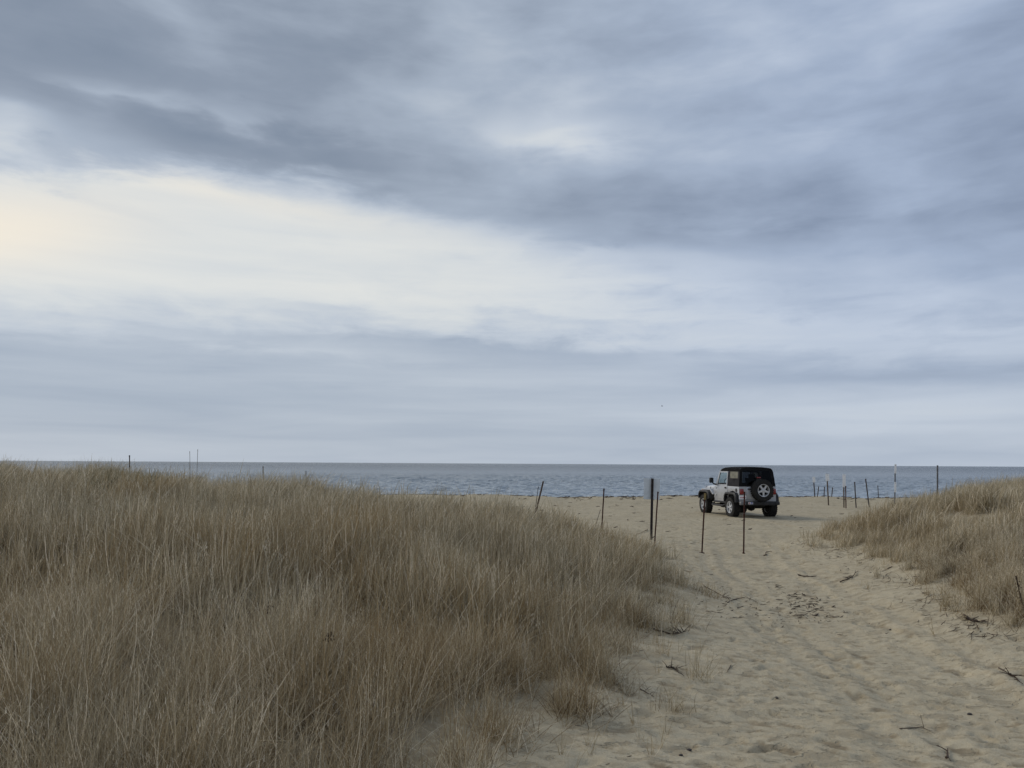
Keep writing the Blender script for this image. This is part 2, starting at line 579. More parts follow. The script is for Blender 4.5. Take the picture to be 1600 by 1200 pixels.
def gz(x, y):
    """bilinear height of the finished sand"""
    x = np.atleast_1d(x); y = np.atleast_1d(y)
    j = np.clip(np.searchsorted(xs, x) - 1, 0, nx - 2); i = np.clip(np.searchsorted(ys, y) - 1, 0, ny - 2)
    fx = (x - xs[j]) / (xs[j + 1] - xs[j]); fy = (y - ys[i]) / (ys[i + 1] - ys[i])
    return (H[i, j] * (1 - fx) + H[i, j + 1] * fx) * (1 - fy) + (H[i + 1, j] * (1 - fx) + H[i + 1, j + 1] * fx) * fy


def hit(px, py):
    """where the sight line through a photo pixel meets the sand"""
    d = ray(px, py)
    k = np.linspace(1.5, 60, 6000)
    z = EYE + d.z * k
    g = gz(d.x * k, d.y * k)
    w_ = np.nonzero(z < g)[0]
    i = w_[0] if len(w_) else -1
    return Vector((d.x * k[i], d.y * k[i], float(g[i])))


def at(px, py, dist):
    d = ray(px, py)
    return Vector((d.x, d.y, d.z)) * (dist / d.y) + Vector((0, 0, EYE))


# ------------------------------------------------------------------ sea
SEA = -2.45
sxs = np.array([-40000, -12000, -5000, -2000, -900, -400] + list(np.linspace(-220, 260, 641)) + [450, 900, 2000, 5000, 12000, 40000], float)
sy = [58.0]
while sy[-1] < 420:
    sy.append(sy[-1] + max(0.42, 0.0032 * sy[-1]))
for v in (500, 700, 1000, 2000, 5000, 12000, 45000): sy.append(v)
sy = np.array(sy)
SX, SY = np.meshgrid(sxs, sy)
fade = sstep(420, 200, SY) * sstep(-220, -190, SX) * sstep(260, 230, SX)
SH = (0.10 * fbm(SX * 0.2, SY * 0.35, 71, 2) + 0.38 * fbm(SX * 0.75, SY * 0.95, 73, 2, 0.5)) * fade
sv_ = np.stack([SX.ravel(), SY.ravel(), (SEA + SH).ravel()], 1)
sidx = np.arange(SX.size).reshape(SX.shape)
sq = np.stack([sidx[:-1, :-1].ravel(), sidx[:-1, 1:].ravel(), sidx[1:, 1:].ravel(), sidx[1:, :-1].ravel()], 1)
sme = mesh_np('sea', sv_, sq)
sme.polygons.foreach_set('use_smooth', np.ones(len(sq), bool))
mw = D.materials.new('sea_water')
mw.use_nodes = True
t = NT(mw.node_tree)
b = mw.node_tree.nodes['Principled BSDF']
pos = t.node('ShaderNodeTexCoord').outputs['Object']


def stretched(sx_, sy__):
    mp = t.node('ShaderNodeMapping')
    t.put(mp.inputs['Vector'], pos)
    mp.inputs['Scale'].default_value = (sx_, sy__, 1)
    return mp.outputs[0]


wv1 = t.noise(stretched(1.6, 2.4), 1.0, 3, 0.6)
wv2 = t.noise(stretched(0.35, 0.5), 1.0, 4, 0.6)
wv3 = t.noise(stretched(0.05, 0.08), 1.0, 5, 0.62)
lanes = t.noise(stretched(0.0015, 0.012), 1.0, 4, 0.55)
sxyz = t.node('ShaderNodeSeparateXYZ'); t.put(sxyz.inputs[0], pos)
shallow = t.rng(t.m('LOGARITHM', sxyz.outputs[1], 10.0), 1.95, 3.1, 1.0, 0.0)
seac = t.mix(t.rng(lanes, 0.35, 0.65), (0.028, 0.044, 0.060), (0.044, 0.064, 0.082))
t.put(b.inputs['Base Color'], t.mix(shallow, seac, (0.33, 0.385, 0.43)))
b.inputs['Roughness'].default_value = 0.22
b.inputs['IOR'].default_value = 1.333

t.put(b.inputs['Specular IOR Level'], t.rng(shallow, 0.0, 1.0, 0.22, 0.46, smooth=False))
bn = t.node('ShaderNodeBump')
bn.inputs['Strength'].default_value = 1.0
bn.inputs['Distance'].default_value = 1.0
t.put(bn.inputs['Height'], t.add(t.mul(wv1, 0.22), t.mul(wv2, 0.9), t.mul(wv3, 3.0)))
t.put(b.inputs['Normal'], bn.outputs[0])
sea = link('sea', sme, mw)
tag(sea, 'grey blue sea with small wind ripples up to the horizon', kind='structure')

# ------------------------------------------------------------------ grass
mg = D.materials.new('dry_grass')
mg.use_nodes = True
t = NT(mg.node_tree)
t.t.nodes.remove(mg.node_tree.nodes['Principled BSDF'])
wpos = t.node('ShaderNodeNewGeometry').outputs['Position']
oi = t.node('ShaderNodeObjectInfo')
br = t.node('ShaderNodeAttribute', attribute_name='blade').outputs['Fac']
irr = oi.outputs['Random']
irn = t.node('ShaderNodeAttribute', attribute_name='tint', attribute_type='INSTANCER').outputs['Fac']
grn = t.node('ShaderNodeAttribute', attribute_name='green', attribute_type='INSTANCER').outputs['Fac']
straw = (0.345, 0.285, 0.205)
grey = (0.52, 0.468, 0.352)
rust = (0.37, 0.255, 0.115)
c = t.mix(t.rng(br, 0.0, 1.0, smooth=False), (0.10, 0.078, 0.045), (0.88, 0.765, 0.540))
c = t.mix(0.25, c, grey)
c = t.mix(t.rng(irr, 0.0, 1.0, 0.0, 0.45, smooth=False), c, (0.30, 0.255, 0.170))
c = t.mix(t.rng(irn, 0.0, 1.0, 0.0, 0.80, smooth=False), c, rust)
c = t.mix(t.rng(irn, 1.0, 2.0, 0.0, 1.0, smooth=False), c, (0.105, 0.075, 0.045))  # thatch only: old brown, with the shade of the gaps put into the colour
c = t.mix(t.rng(grn, 0.0, 1.0, 0.0, 1.0, smooth=False), c, (0.105, 0.105, 0.045))
c = t.mix(t.mul(t.m('GREATER_THAN', br, 0.86), 0.8), c, (0.90, 0.80, 0.62))
dif = t.node('ShaderNodeBsdfDiffuse')
trl = t.node('ShaderNodeBsdfTranslucent')
t.put(dif.inputs[0], c); t.put(trl.inputs[0], c)
mxs = t.node('ShaderNodeMixShader')
mxs.inputs[0].default_value = 0.22
mg.node_tree.links.new(dif.outputs[0], mxs.inputs[1])
mg.node_tree.links.new(trl.outputs[0], mxs.inputs[2])
mg.node_tree.links.new(mxs.outputs[0], mg.node_tree.nodes['Material Output'].inputs[0])


def tuft_mesh(name, nb, h, width, spread, lean, messy, seed, segs=5, heads=0.0):
    g = np.random.default_rng(seed)
    V = []; Fq = []; A = []
    for i in range(nb):
        r = spread * math.sqrt(g.random()); a = g.random() * 2 * math.pi
        p = np.array([r * math.cos(a), r * math.sin(a), -0.03])
        flat = g.random() < messy
        L = h * g.uniform(0.55, 1.12)
        th0 = g.normal(0, 0.34) + (g.uniform(0.5, 1.1) if flat else 0.0)     # tilt from vertical
        phi = g.random() * 2 * math.pi if (flat or g.random() < 0.55) else g.normal(0.0, 0.8)
        bend = abs(g.normal(0.35, 0.35)) + lean
        wd = g.random() * math.pi
        s_ = np.array([math.cos(wd), math.sin(wd), 0.0])
        kink = g.integers(2, segs) if g.random() < 0.18 else -1
        n0 = len(V); val = g.random()
        for k in range(segs + 1):
            f = k / segs
            ww = width * (1 - 0.80 * f ** 1.4) * 0.5
            if k == segs: ww *= 0.3
            V.append(p - s_ * ww); V.append(p + s_ * ww)
            A += [val, val]
            th = th0 + bend * f * f + (0.9 if (kink > 0 and k >= kink) else 0.0)
            d = np.array([math.sin(th) * math.cos(phi), math.sin(th) * math.sin(phi), math.cos(th)])
            phi += g.normal(0, 0.08)
            p = p + d * (L / segs)
            if k: Fq.append((n0 + 2 * k - 2, n0 + 2 * k - 1, n0 + 2 * k + 1, n0 + 2 * k))
        if g.random() < heads and not flat:      # fluffy seed stalk: short hairs up the last third
            for q in range(7):
                f = 0.62 + 0.36 * q / 7
                kk = f * segs; k0 = int(kk); fr = kk - k0
                a0 = (V[n0 + 2 * k0] + V[n0 + 2 * k0 + 1]) / 2; a1 = (V[n0 + 2 * k0 + 2] + V[n0 + 2 * k0 + 3]) / 2
                c0 = a0 + (a1 - a0) * fr
                ang = g.random() * 6.283
                dd = np.array([math.cos(ang) * 0.4, math.sin(ang) * 0.4, 0.9]) * g.uniform(0.018, 0.034)
                m0 = len(V)
                sd = np.array([-math.sin(ang), math.cos(ang), 0]) * width * 0.35
                V += [c0 - sd, c0 + sd, c0 + dd + sd * .4, c0 + dd - sd * .4]
                A += [0.96] * 4
                Fq.append((m0, m0 + 1, m0 + 2, m0 + 3))
    me = mesh_np(name, np.array(V), np.array(Fq))
    at_ = me.attributes.new('blade', 'FLOAT', 'POINT')
    at_.data.foreach_set('value', np.array(A, np.float32))
    me.materials.append(mg)
    return me


proto_col = D.collections.new('grass_tufts')
protos = []


def proto(*a, **k):
    me = tuft_mesh('grass_tuft', *a, **k)
    o = D.objects.new('grass_tuft_%02d' % len(protos), me)
    proto_col.objects.link(o)
    protos.append(o)
    return len(protos) - 1


NEAR = [proto(58, 0.64, 0.0041, 0.16, 0.16, 0.58, 100 + i, segs=6, heads=0.08) for i in range(7)]
MID = [proto(46, 0.60, 0.0074, 0.18, 0.26, 0.50, 200 + i, segs=5, heads=0.08) for i in range(5)]
FAR = [proto(34, 0.58, 0.0118, 0.20, 0.42, 0.42, 300 + i, segs=4) for i in range(5)]
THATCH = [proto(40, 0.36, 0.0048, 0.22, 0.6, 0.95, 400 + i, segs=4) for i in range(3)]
SPRIG = [proto(9, 0.26, 0.0042, 0.03, 0.3, 0.35, 500 + i, segs=5) for i in range(4)]
FEATH = [proto(52, 0.54, 0.0066, 0.09, 0.22, 0.32, 600 + i, segs=5, heads=0.4) for i in range(4)]


def gn_scatter(name, pts, rot, scl, var, tint, green, label, cat='dune grass'):
    me = D.meshes.new(name)
    me.vertices.add(len(pts))
    me.vertices.foreach_set('co', np.asarray(pts, np.float32).ravel())
    for nm, ty, dat in (('rz', 'FLOAT', rot), ('scl', 'FLOAT', scl), ('variant', 'INT', var), ('tint', 'FLOAT', tint), ('green', 'FLOAT', green)):
        a = me.attributes.new(nm, ty, 'POINT')
        a.data.foreach_set('value', np.asarray(dat, np.int32 if ty == 'INT' else np.float32))
    me.update()
    o = D.objects.new(name, me)
    C.objects.link(o)
    ng = D.node_groups.get('scatter_tufts')
    if not ng:
        ng = D.node_groups.new('scatter_tufts', 'GeometryNodeTree')
        ng.interface.new_socket('Geometry', in_out='INPUT', socket_type='NodeSocketGeometry')
        ng.interface.new_socket('Geometry', in_out='OUTPUT', socket_type='NodeSocketGeometry')
        N = ng.nodes; Lk = ng.links
        gi = N.new('NodeGroupInput'); go = N.new('NodeGroupOutput')
        iop = N.new('GeometryNodeInstanceOnPoints')
        ci = N.new('GeometryNodeCollectionInfo')
        ci.inputs['Collection'].default_value = proto_col
        ci.inputs['Separate Children'].default_value = True
        ci.inputs['Reset Children'].default_value = True
        mp = N.new('GeometryNodeMeshToPoints')
        Lk.new(gi.outputs[0], mp.inputs['Mesh'])
        Lk.new(mp.outputs[0], iop.inputs['Points'])
        Lk.new(ci.outputs[0], iop.inputs['Instance'])
        iop.inputs['Pick Instance'].default_value = True

        def na(nm, ty):
            n = N.new('GeometryNodeInputNamedAttribute'); n.data_type = ty
            n.inputs['Name'].default_value = nm
            return n.outputs['Attribute']
        Lk.new(na('variant', 'INT'), iop.inputs['Instance Index'])
        cx = N.new('ShaderNodeCombineXYZ')
        Lk.new(na('rz', 'FLOAT'), cx.inputs[2])
        e2r = N.new('FunctionNodeEulerToRotation')
        Lk.new(cx.outputs[0], e2r.inputs[0])
        Lk.new(e2r.outputs[0], iop.inputs['Rotation'])
        Lk.new(na('scl', 'FLOAT'), iop.inputs['Scale'])
        Lk.new(iop.outputs[0], go.inputs[0])
    md = o.modifiers.new('scatter', 'NODES')
    md.node_group = ng
    me.materials.append(mg)
    tag(o, label, cat, kind='stuff')
    return o


def sample(n, x0, x1, y0, y1):
    return rng.uniform(x0, x1, n), rng.uniform(y0, y1, n)


def grow(side):
    P = []; RZ = []; SC = []; VA = []; TI = []; GR = []

    def push(x, y, var, sc, ti, gr=None):
        z = gz(x, y)
        P.append(np.stack([x, y, z - 0.005], 1)); RZ.append(rng.uniform(-0.7, 0.7, len(x))); SC.append(sc); VA.append(var)
        TI.append(ti); GR.append(np.zeros(len(x)) if gr is None else gr)
    if side == 'left':
        bands = [((-9, 3.4, 0.9, 7), 70, NEAR, 1), ((-13, 3.6, 7, 13), 50, MID, 1), ((-20, 3.6, 13, 25), 46, FAR, 1), ((-16, -1.2, -6, 0.9), 26, MID, 1), ((-30, -20, 7, 27), 12, FAR, 1), ((-20, -9, 0, 13), 22, MID, 1)]
        poly = LEFT
    else:
        bands = [((4.8, 17, 5.5, 14), 50, FEATH, 1), ((6, 26, 14, 30.5), 46, FAR, 1), ((8.5, 20, -6, 5.5), 20, MID, 1), ((17, 30, 5, 14), 15, FAR, 1)]
        poly = RIGHT
    for (x0, x1, y0, y1), dens, kinds, _ in bands:
        n = int((x1 - x0) * (y1 - y0) * dens)
        x, y = sample(n, x0, x1, y0, y1)
        d = sdist(poly, x, y)
        az = np.abs(x) < 1.0 * np.abs(y) + 5
        dn = d + (0.9 if side == 'left' else 0.6) * fbm(x * 1.3, y * 1.3, 81, 3) + (0.12 if side == 'right' else 0)
        p = sstep(-0.15, 0.9 if side == 'left' else 0.6, dn)
        # bare pockets inside the left dune near the camera and a few thin places
        if side == 'left':
            bx, by = g0(640, 1165, 0.2)
            p = p * (1 - 0.97 * np.exp(-(((x - bx) / 0.62) ** 2 + ((y - by) / 0.75) ** 2)))
            bx, by = g0(560, 1115, 0.15)
            p = p * (1 - 0.85 * np.exp(-(((x - bx) / 0.28) ** 2 + ((y - by) / 0.30) ** 2)))
            bx, by = g0(790, 1085)
            p = p * (1 - 0.6 * np.exp(-(((x - bx) / 0.5) ** 2 + ((y - by) / 0.4) ** 2)))
        tus = fbm(x * 2.4, y * 2.4, 85, 2)
        p = p * (0.26 + 0.74 * sstep(-0.20, 0.12, tus))
        thin = fbm(x * 0.8, y * 0.8, 83, 3)
        p = p * (1 - 0.75 * sstep(0.12, 0.36, thin))
        keep = (rng.random(n) < p) & az & (np.hypot(x, y) > 1.3)
        x, y, d = x[keep], y[keep], d[keep]
        n = len(x)
        hs = sstep(0.0, 1.6, d)
        patch = fbm(x * 0.45, y * 0.45, 87, 3)
        tall = 0.6 * fbm(x * 1.1, y * 1.1, 89, 2) + 0.5 * tus[keep]
        sc = (0.62 + 0.38 * hs) * (1.0 + 0.75 * tall) * rng.uniform(0.7, 1.25, n)
        if side == 'right': sc = sc * 0.88
        ti = np.clip(0.20 + 0.6 * patch + rng.normal(0, 0.25, n) + (0.16 if side == 'right' else 0.0), 0, 1)
        ti = ti * (1.0 if side == 'left' else 0.65)
        # rusty clump in the middle foreground
        if side == 'left':
            for (cx, cy, rr, am) in ((590, 1010, 0.55, 0.75), (560, 1080, 0.5, 0.7), (700, 1110, 0.35, 0.6), (840, 1090, 0.3, 0.6), (850, 1050, 0.6, 0.25), (1010, 900, 0.8, 0.2), (360, 812, 1.0, 0.4)):
                q = g0(cx, cy, 0.35)
                ti = np.clip(ti + am * np.exp(-(((x - q[0]) ** 2 + (y - q[1]) ** 2) / rr ** 2)), 0, 1)
        var = rng.choice(kinds, n)
        push(x, y, var, sc, ti)
        # old thatch underneath, its colour darkened further to paint shade between the tufts
        if kinds is not FAR:
            m = rng.random(n) < 0.55
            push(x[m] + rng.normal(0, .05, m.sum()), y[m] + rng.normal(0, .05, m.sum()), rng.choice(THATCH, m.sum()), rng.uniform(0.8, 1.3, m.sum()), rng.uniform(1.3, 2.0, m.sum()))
    # scattered sprigs on the bank
    n = 5200
    x, y = sample(n, -1, 9.5, 2.5, 21)
    d = sdist(poly, x, y)
    keep = (d < 0.5) & (d > -1.0) & (rng.random(n) < np.exp(-np.clip(-d, 0, 9) / 0.40) * sstep(-0.25, 0.25, fbm(x * 1.3, y * 1.3, 91, 2)) * 0.8)
    x, y = x[keep], y[keep]
    push(x, y, rng.choice(SPRIG, len(x)), rng.uniform(0.4, 1.05, len(x)), rng.uniform(0.2, 0.8, len(x)))
    if side == 'left':      # a greener patch on the crest, and taller stems against the sea
        gx = []; gy = []
        for _ in range(140):
            px = rng.normal(205, 48); Yd = rng.uniform(14.5, 18.5)
            q = at(px, 735, Yd); gx.append(q.x); gy.append(q.y)
        gx = np.array(gx); gy = np.array(gy)
        push(gx, gy, rng.choice(FAR, len(gx)), rng.uniform(0.9, 1.35, len(gx)), np.zeros(len(gx)), rng.uniform(0.4, 1.0, len(gx)))
    return (np.concatenate(P), np.concatenate(RZ), np.concatenate(SC), np.concatenate(VA), np.concatenate(TI), np.concatenate(GR))


gn_scatter('dune_grass', *grow('left'), label='tall dry grey brown grass covering the big dune on the left')
gn_scatter('dune_grass', *grow('right'), label='feathery golden tan grass covering the dune on the right')


# ------------------------------------------------------------------ mesh builders
def box(bm, c, s, rot=None, bevel=0.0):
    M_ = Matrix.Translation(c)
    if rot is not None: M_ = M_ @ Euler(rot).to_matrix().to_4x4()
    r = bmesh.ops.create_cube(bm, size=1.0, matrix=M_ @ Matrix.Diagonal((s[0], s[1], s[2], 1)))
    if bevel > 0:
        es = set()
        for v_ in r['verts']: es.update(v_.link_edges)
        bmesh.ops.bevel(bm, geom=list(es), offset=bevel, segments=2, profile=0.5, affect='EDGES')
    return bm


def prism(bm, prof, x0, x1, bevel=0.0, taper=None):
    """profile given as (y, z), extruded along x from x0 to x1; taper(y,z,x)->x"""
    f = taper or (lambda y, z, x: x)
    a = [bm.verts.new((f(y, z, x0), y, z)) for y, z in prof]
    b_ = [bm.verts.new((f(y, z, x1), y, z)) for y, z in prof]
    n = len(prof)
    fs = [bm.faces.new(a), bm.faces.new(b_[::-1])]
    for i in range(n):
        fs.append(bm.faces.new((a[i], b_[i], b_[(i + 1) % n], a[(i + 1) % n])))
    if bevel > 0:
        es = set()
        for q in fs[:2]: es.update(q.edges)
        bmesh.ops.recalc_face_normals(bm, faces=fs)
        bmesh.ops.bevel(bm, geom=list(es), offset=bevel, segments=2, profile=0.5, affect='EDGES')
    return bm


def tube(bm, pts, r, n=8, cap=True):
    pts = [Vector(p) for p in pts]
    rings = []
    for i, p in enumerate(pts):
        d = (pts[min(i + 1, len(pts) - 1)] - pts[max(i - 1, 0)]).normalized()
        u = d.orthogonal().normalized() if i == 0 else (u - d * u.dot(d)).normalized()
        v_ = d.cross(u)
        rr = r[i] if isinstance(r, (list, tuple)) else r
        rings.append([bm.verts.new(p + (u * math.cos(2 * math.pi * k / n) + v_ * math.sin(2 * math.pi * k / n)) * rr) for k in range(n)])
    for a, b_ in zip(rings[:-1], rings[1:]):
        for k in range(n):
            bm.faces.new((a[k], a[(k + 1) % n], b_[(k + 1) % n], b_[k]))
    if cap:
        bm.faces.new(rings[0][::-1]); bm.faces.new(rings[-1])
    return bm


def lathe_x(bm, prof, n=48, cx=0.0, cap=True):
    """revolve (x, r) profile about the x axis"""
    rings = []
    for x, r in prof:
        rings.append([bm.verts.new((cx + x, r * math.cos(2 * math.pi * k / n), r * math.sin(2 * math.pi * k / n))) for k in range(n)])
    for a, b_ in zip(rings[:-1], rings[1:]):
        for k in range(n):
            bm.faces.new((a[k], a[(k + 1) % n], b_[(k + 1) % n], b_[k]))
    if cap:
        if prof[0][1] > 1e-4: bm.faces.new(rings[0][::-1])
        if prof[-1][1] > 1e-4: bm.faces.new(rings[-1])
    return bm


BM = bmesh.new

# ------------------------------------------------------------------ the off-road vehicle
paint = material('silver_white_paint', (0.47, 0.48, 0.505), 0.30, 0.15, 0.5, coat=0.6, var=0.10, vscale=2.5)
blackp = material('black_plastic', (0.020, 0.020, 0.022), 0.55, var=0.3, vscale=9, bump=0.15)
rubber = material('rubber', (0.016, 0.016, 0.017), 0.85, spec=0.3, var=0.4, vscale=12, col2=(0.035, 0.032, 0.028))
under = material('underbody_steel', (0.012, 0.012, 0.012), 0.8, var=0.4, vscale=8)
fabric = material('soft_top_fabric', (0.030, 0.029, 0.031), 0.92, spec=0.2, var=0.25, vscale=3, bump=0.3, bscale=90)
fabric_side = material('side_soft_top_fabric', (0.085, 0.082, 0.092), 0.9, spec=0.2, var=0.25, vscale=3, bump=0.3, bscale=90)  # same fabric in a lighter tone for the side curtains
alloy = material('alloy', (0.62, 0.63, 0.65), 0.35, 0.55, 0.5, var=0.15, vscale=14)
redl = material('red_lens', (0.28, 0.012, 0.012), 0.2, 0.0, 0.6, coat=0.5, var=0.3, vscale=30)
amber = material('amber_lens', (0.55, 0.16, 0.02), 0.2, coat=0.5)
white = material('white_print', (0.70, 0.70, 0.70), 0.5, var=0.08, vscale=20)
plate_m = material('plate_white', (0.85, 0.85, 0.86), 0.5)
blue = material('blue_print', (0.06, 0.09, 0.30), 0.5)
redp = material('red_print', (0.40, 0.05, 0.06), 0.5)
mirrorm = material('mirror_glass', (0.5, 0.52, 0.55), 0.05, 1.0)
seatm = material('seat_fabric', (0.045, 0.044, 0.046), 0.9, var=0.2)
steel = material('dull_bumper_end', (0.20, 0.20, 0.21), 0.5, 0.3, var=0.3, vscale=10)


def glass(name, tint, gloss=0.12):
    m = D.materials.new(name)
    m.use_nodes = True
    t_ = NT(m.node_tree)
    m.node_tree.nodes.remove(m.node_tree.nodes['Principled BSDF'])
    tr = t_.node('ShaderNodeBsdfTransparent'); tr.inputs[0].default_value = (*tint, 1)
    gl = t_.node('ShaderNodeBsdfGlossy'); gl.inputs['Roughness'].default_value = 0.06
    fr = t_.node('ShaderNodeFresnel'); fr.inputs[0].default_value = 1.45
    mm = t_.node('ShaderNodeMixShader')
    t_.put(mm.inputs[0], t_.m('MULTIPLY', fr.outputs[0], gloss * 6, clamp=True))
    m.node_tree.links.new(tr.outputs[0], mm.inputs[1]); m.node_tree.links.new(gl.outputs[0], mm.inputs[2])
    m.node_tree.links.new(mm.outputs[0], m.node_tree.nodes['Material Output'].inputs[0])
    return m


clear = glass('clear_glass', (0.80, 0.86, 0.84), 0.13)
tinted = glass('tinted_window', (0.055, 0.058, 0.07), 0.05)
vinyl = material('lit_vinyl_window', (0.20, 0.185, 0.125), 0.3, 0, 0.5, var=0.5, vscale=4)  # pale yellow base paints in light coming through and off the pane

# local axes: x right, y forward, z up; origin on the ground in the middle of the wheelbase box
car = empty('off_road_vehicle')
tag(car, 'silver white two door off road vehicle with black soft top parked on the beach', 'car')
WB_R, WB_F = -0.98, 1.40
TR = 0.385


def arch(cy, cz, r, a0=180, a1=0, n=8):
    return [(cy + r * math.cos(R(a0 + (a1 - a0) * i / n)), cz + r * 0.97 * math.sin(R(a0 + (a1 - a0) * i / n))) for i in range(n + 1)]


# tub: side profile with the rear wheel arch, and the lower cowl
HWB = 0.745
prof = [(-1.52, 0.62), (-1.52, 1.16), (0.50, 1.16), (0.62, 1.12), (0.62, 0.56), (-0.42, 0.56)] + arch(WB_R, 0.50, 0.50, 8, 172) + [(-1.50, 0.60)]
bm = prism(BM(), prof, -HWB, HWB, 0.02)
body = from_bm('body', bm, paint, car, 35)
# an inner floor keeps the cabin dark and solid: the tub top is the seat platform
bm = BM(); box(bm, (0, -0.5, 1.166), (1.38, 1.9, 0.01))
from_bm('cabin_floor', bm, seatm, car)
# hood: narrows towards the grille, crowned
hy = [0.62, 1.1, 1.55, 1.86]
bm = BM()
rings = []
for y in hy:
    f = (y - 0.62) / 1.24
    hw = 0.68 - 0.14 * f
    zt = 1.17 - 0.055 * f
    ring = [(-hw, 0.66), (-hw, zt - 0.10), (-hw + 0.05, zt - 0.03), (-hw * 0.55, zt + 0.012), (0, zt + 0.028), (hw * 0.55, zt + 0.012), (hw - 0.05, zt - 0.03), (hw, zt - 0.10), (hw, 0.66)]
    rings.append([bm.verts.new((x, y, z)) for x, z in ring])
for a, b_ in zip(rings[:-1], rings[1:]):
    for i in range(len(a)): bm.faces.new((a[i], a[(i + 1) % len(a)], b_[(i + 1) % len(a)], b_[i]))
bm.faces.new(rings[0]); bm.faces.new(rings[-1][::-1])
from_bm('hood', bm, paint, car, 30)
for s_ in (-1, 1):
    bm = BM(); box(bm, (s_ * 0.60, 1.25, 1.03), (0.03, 0.05, 0.09), None, 0.006)
    from_bm('hood_latch', bm, blackp, car)
    # front fender: flat shelf above the wheel
    bm = BM()
    prism(bm, [(0.72, 0.80), (0.98, 1.00), (1.80, 0.995), (1.88, 0.90), (1.86, 0.86), (1.78, 0.94), (1.02, 0.945), (0.80, 0.78)], s_ * 0.52, s_ * 0.76, 0.008)
    from_bm('front_fender', bm, paint, car, 30)
# grille and seven slots
bm = BM(); box(bm, (0, 1.885, 0.88), (1.10, 0.05, 0.44), None, 0.015)
gr = from_bm('grille', bm, paint, car, 30)
for k in range(7):
    bm = BM(); box(bm, ((k - 3) * 0.083, 1.912, 0.90), (0.045, 0.012, 0.28))
    from_bm('slot', bm, under, gr)
for s_ in (-1, 1):
    bm = lathe_x(BM(), [(0, 0.09), (0.03, 0.085), (0.045, 0.05), (0.048, 0.0)], 20)
    bmesh.ops.rotate(bm, verts=bm.verts, matrix=Matrix.Rotation(math.pi / 2, 3, 'Z'))
    bmesh.ops.translate(bm, verts=bm.verts, vec=(s_ * 0.42, 1.905, 0.93))
    from_bm('headlight', bm, mirrorm, car, 40)
    bm = BM(); box(bm, (s_ * 0.765, 1.70, 0.93), (0.012, 0.09, 0.035))
    from_bm('side_marker', bm, amber, car)
bm = BM(); box(bm, (0, 2.02, 0.60), (1.36, 0.14, 0.13), None, 0.02)
from_bm('front_bumper', bm, blackp, car, 40)

# flares: black bands wrapping each arch
def flare(cy, s_, front):
    r0, r1 = 0.43, 0.535
    n = 12
    ang = [R(168 - 156 * i / n) for i in range(n + 1)] if not front else [R(164 - 148 * i / n) for i in range(n + 1)]
    bm = BM()
    xi, xo = s_ * (0.70 if not front else 0.62), s_ * 0.885
    rings = []
    for a in ang:
        c_, q = math.cos(a), math.sin(a)
        # squarish arch
        k = 1.0 / max(abs(c_), abs(q) * 1.08, 0.80)
        k = min(k, 1.20)
        def P(r, x): return bm.verts.new((x, cy + c_ * r * k, 0.48 + q * r * k * 0.93))
        rings.append([P(r1, xi), P(r1 - 0.015, xo * 0.97), P(r1 - 0.05, xo), P(r0 + 0.02, xo), P(r0 + 0.01, xo * 0.98), P(r0 + 0.03, xi)])
    for a, b_ in zip(rings[:-1], rings[1:]):
        for i in range(6): bm.faces.new((a[i], a[(i + 1) % 6], b_[(i + 1) % 6], b_[i]))
    bm.faces.new(rings[0]); bm.faces.new(rings[-1][::-1])
    from_bm('fender_flare', bm, blackp, car, 35)


for s_ in (-1, 1):
    flare(WB_R, s_, False); flare(WB_F, s_, True)


# wheels
def tyre_bm():
    bm = BM()
    wd, ro = 0.27, TR
    prof = [(-0.115, 0.222), (-0.134, 0.26), (-0.137, 0.31), (-0.125, 0.355), (-0.105, ro - 0.012), (0.105, ro - 0.012), (0.125, 0.355), (0.137, 0.31), (0.134, 0.26), (0.115, 0.222)]
    lathe_x(bm, prof, 48, cap=False)
    for k in range(30):          # tread and shoulder blocks
        a = 2 * math.pi * k / 30
        for row, xx in enumerate((-0.098, -0.035, 0.035, 0.098)):
            aa = a + (0.1 if row % 2 else 0)
            r_ = ro - 0.008
            M4 = Matrix.Rotation(aa, 4, 'X') @ Matrix.Translation((xx, 0, r_)) @ Matrix.Diagonal((0.050, 0.055, 0.024, 1))
            bmesh.ops.create_cube(bm, size=1.0, matrix=M4)
    return bm


def rim_bm():
    bm = BM()
    lathe_x(bm, [(0.118, 0.226), (0.130, 0.222), (0.128, 0.205), (0.09, 0.195), (0.02, 0.19), (-0.09, 0.20), (-0.118, 0.222)], 40, cap=False)
    lathe_x(bm, [(0.02, 0.075), (0.085, 0.072), (0.10, 0.055), (0.105, 0.032), (0.12, 0.030), (0.122, 0.0)], 20)
    for k in range(5):
        a = 2 * math.pi * k / 5
        M3 = Matrix.Rotation(a, 3, 'X')
        prof = [(-0.044, 0.05), (0.044, 0.05), (0.030, 0.12), (0.034, 0.20), (-0.034, 0.20), (-0.030, 0.12)]
        va = [bm.verts.new(M3 @ Vector((0.105 - 0.0 * z, y, z))) for y, z in prof]
        vb = [bm.verts.new(M3 @ Vector((0.07, y * 1.05, z))) for y, z in prof]
        bm.faces.new(va); bm.faces.new(vb[::-1])
        for i in range(6): bm.faces.new((va[i], va[(i + 1) % 6], vb[(i + 1) % 6], vb[i]))
    return bm


def gap_disc_bm():  # dark disc behind the spokes, its colour painting in the shaded gaps
    return lathe_x(BM(), [(-0.10, 0.188), (0.03, 0.185), (0.035, 0.0)], 28)


tyre_o = from_bm('tyre', tyre_bm(), rubber, None, 30)
rim_o = from_bm('rim', rim_bm(), alloy, None, 30)
gap_disc_o = from_bm('dark_gap_disc', gap_disc_bm(), under, None, 30)
first = True


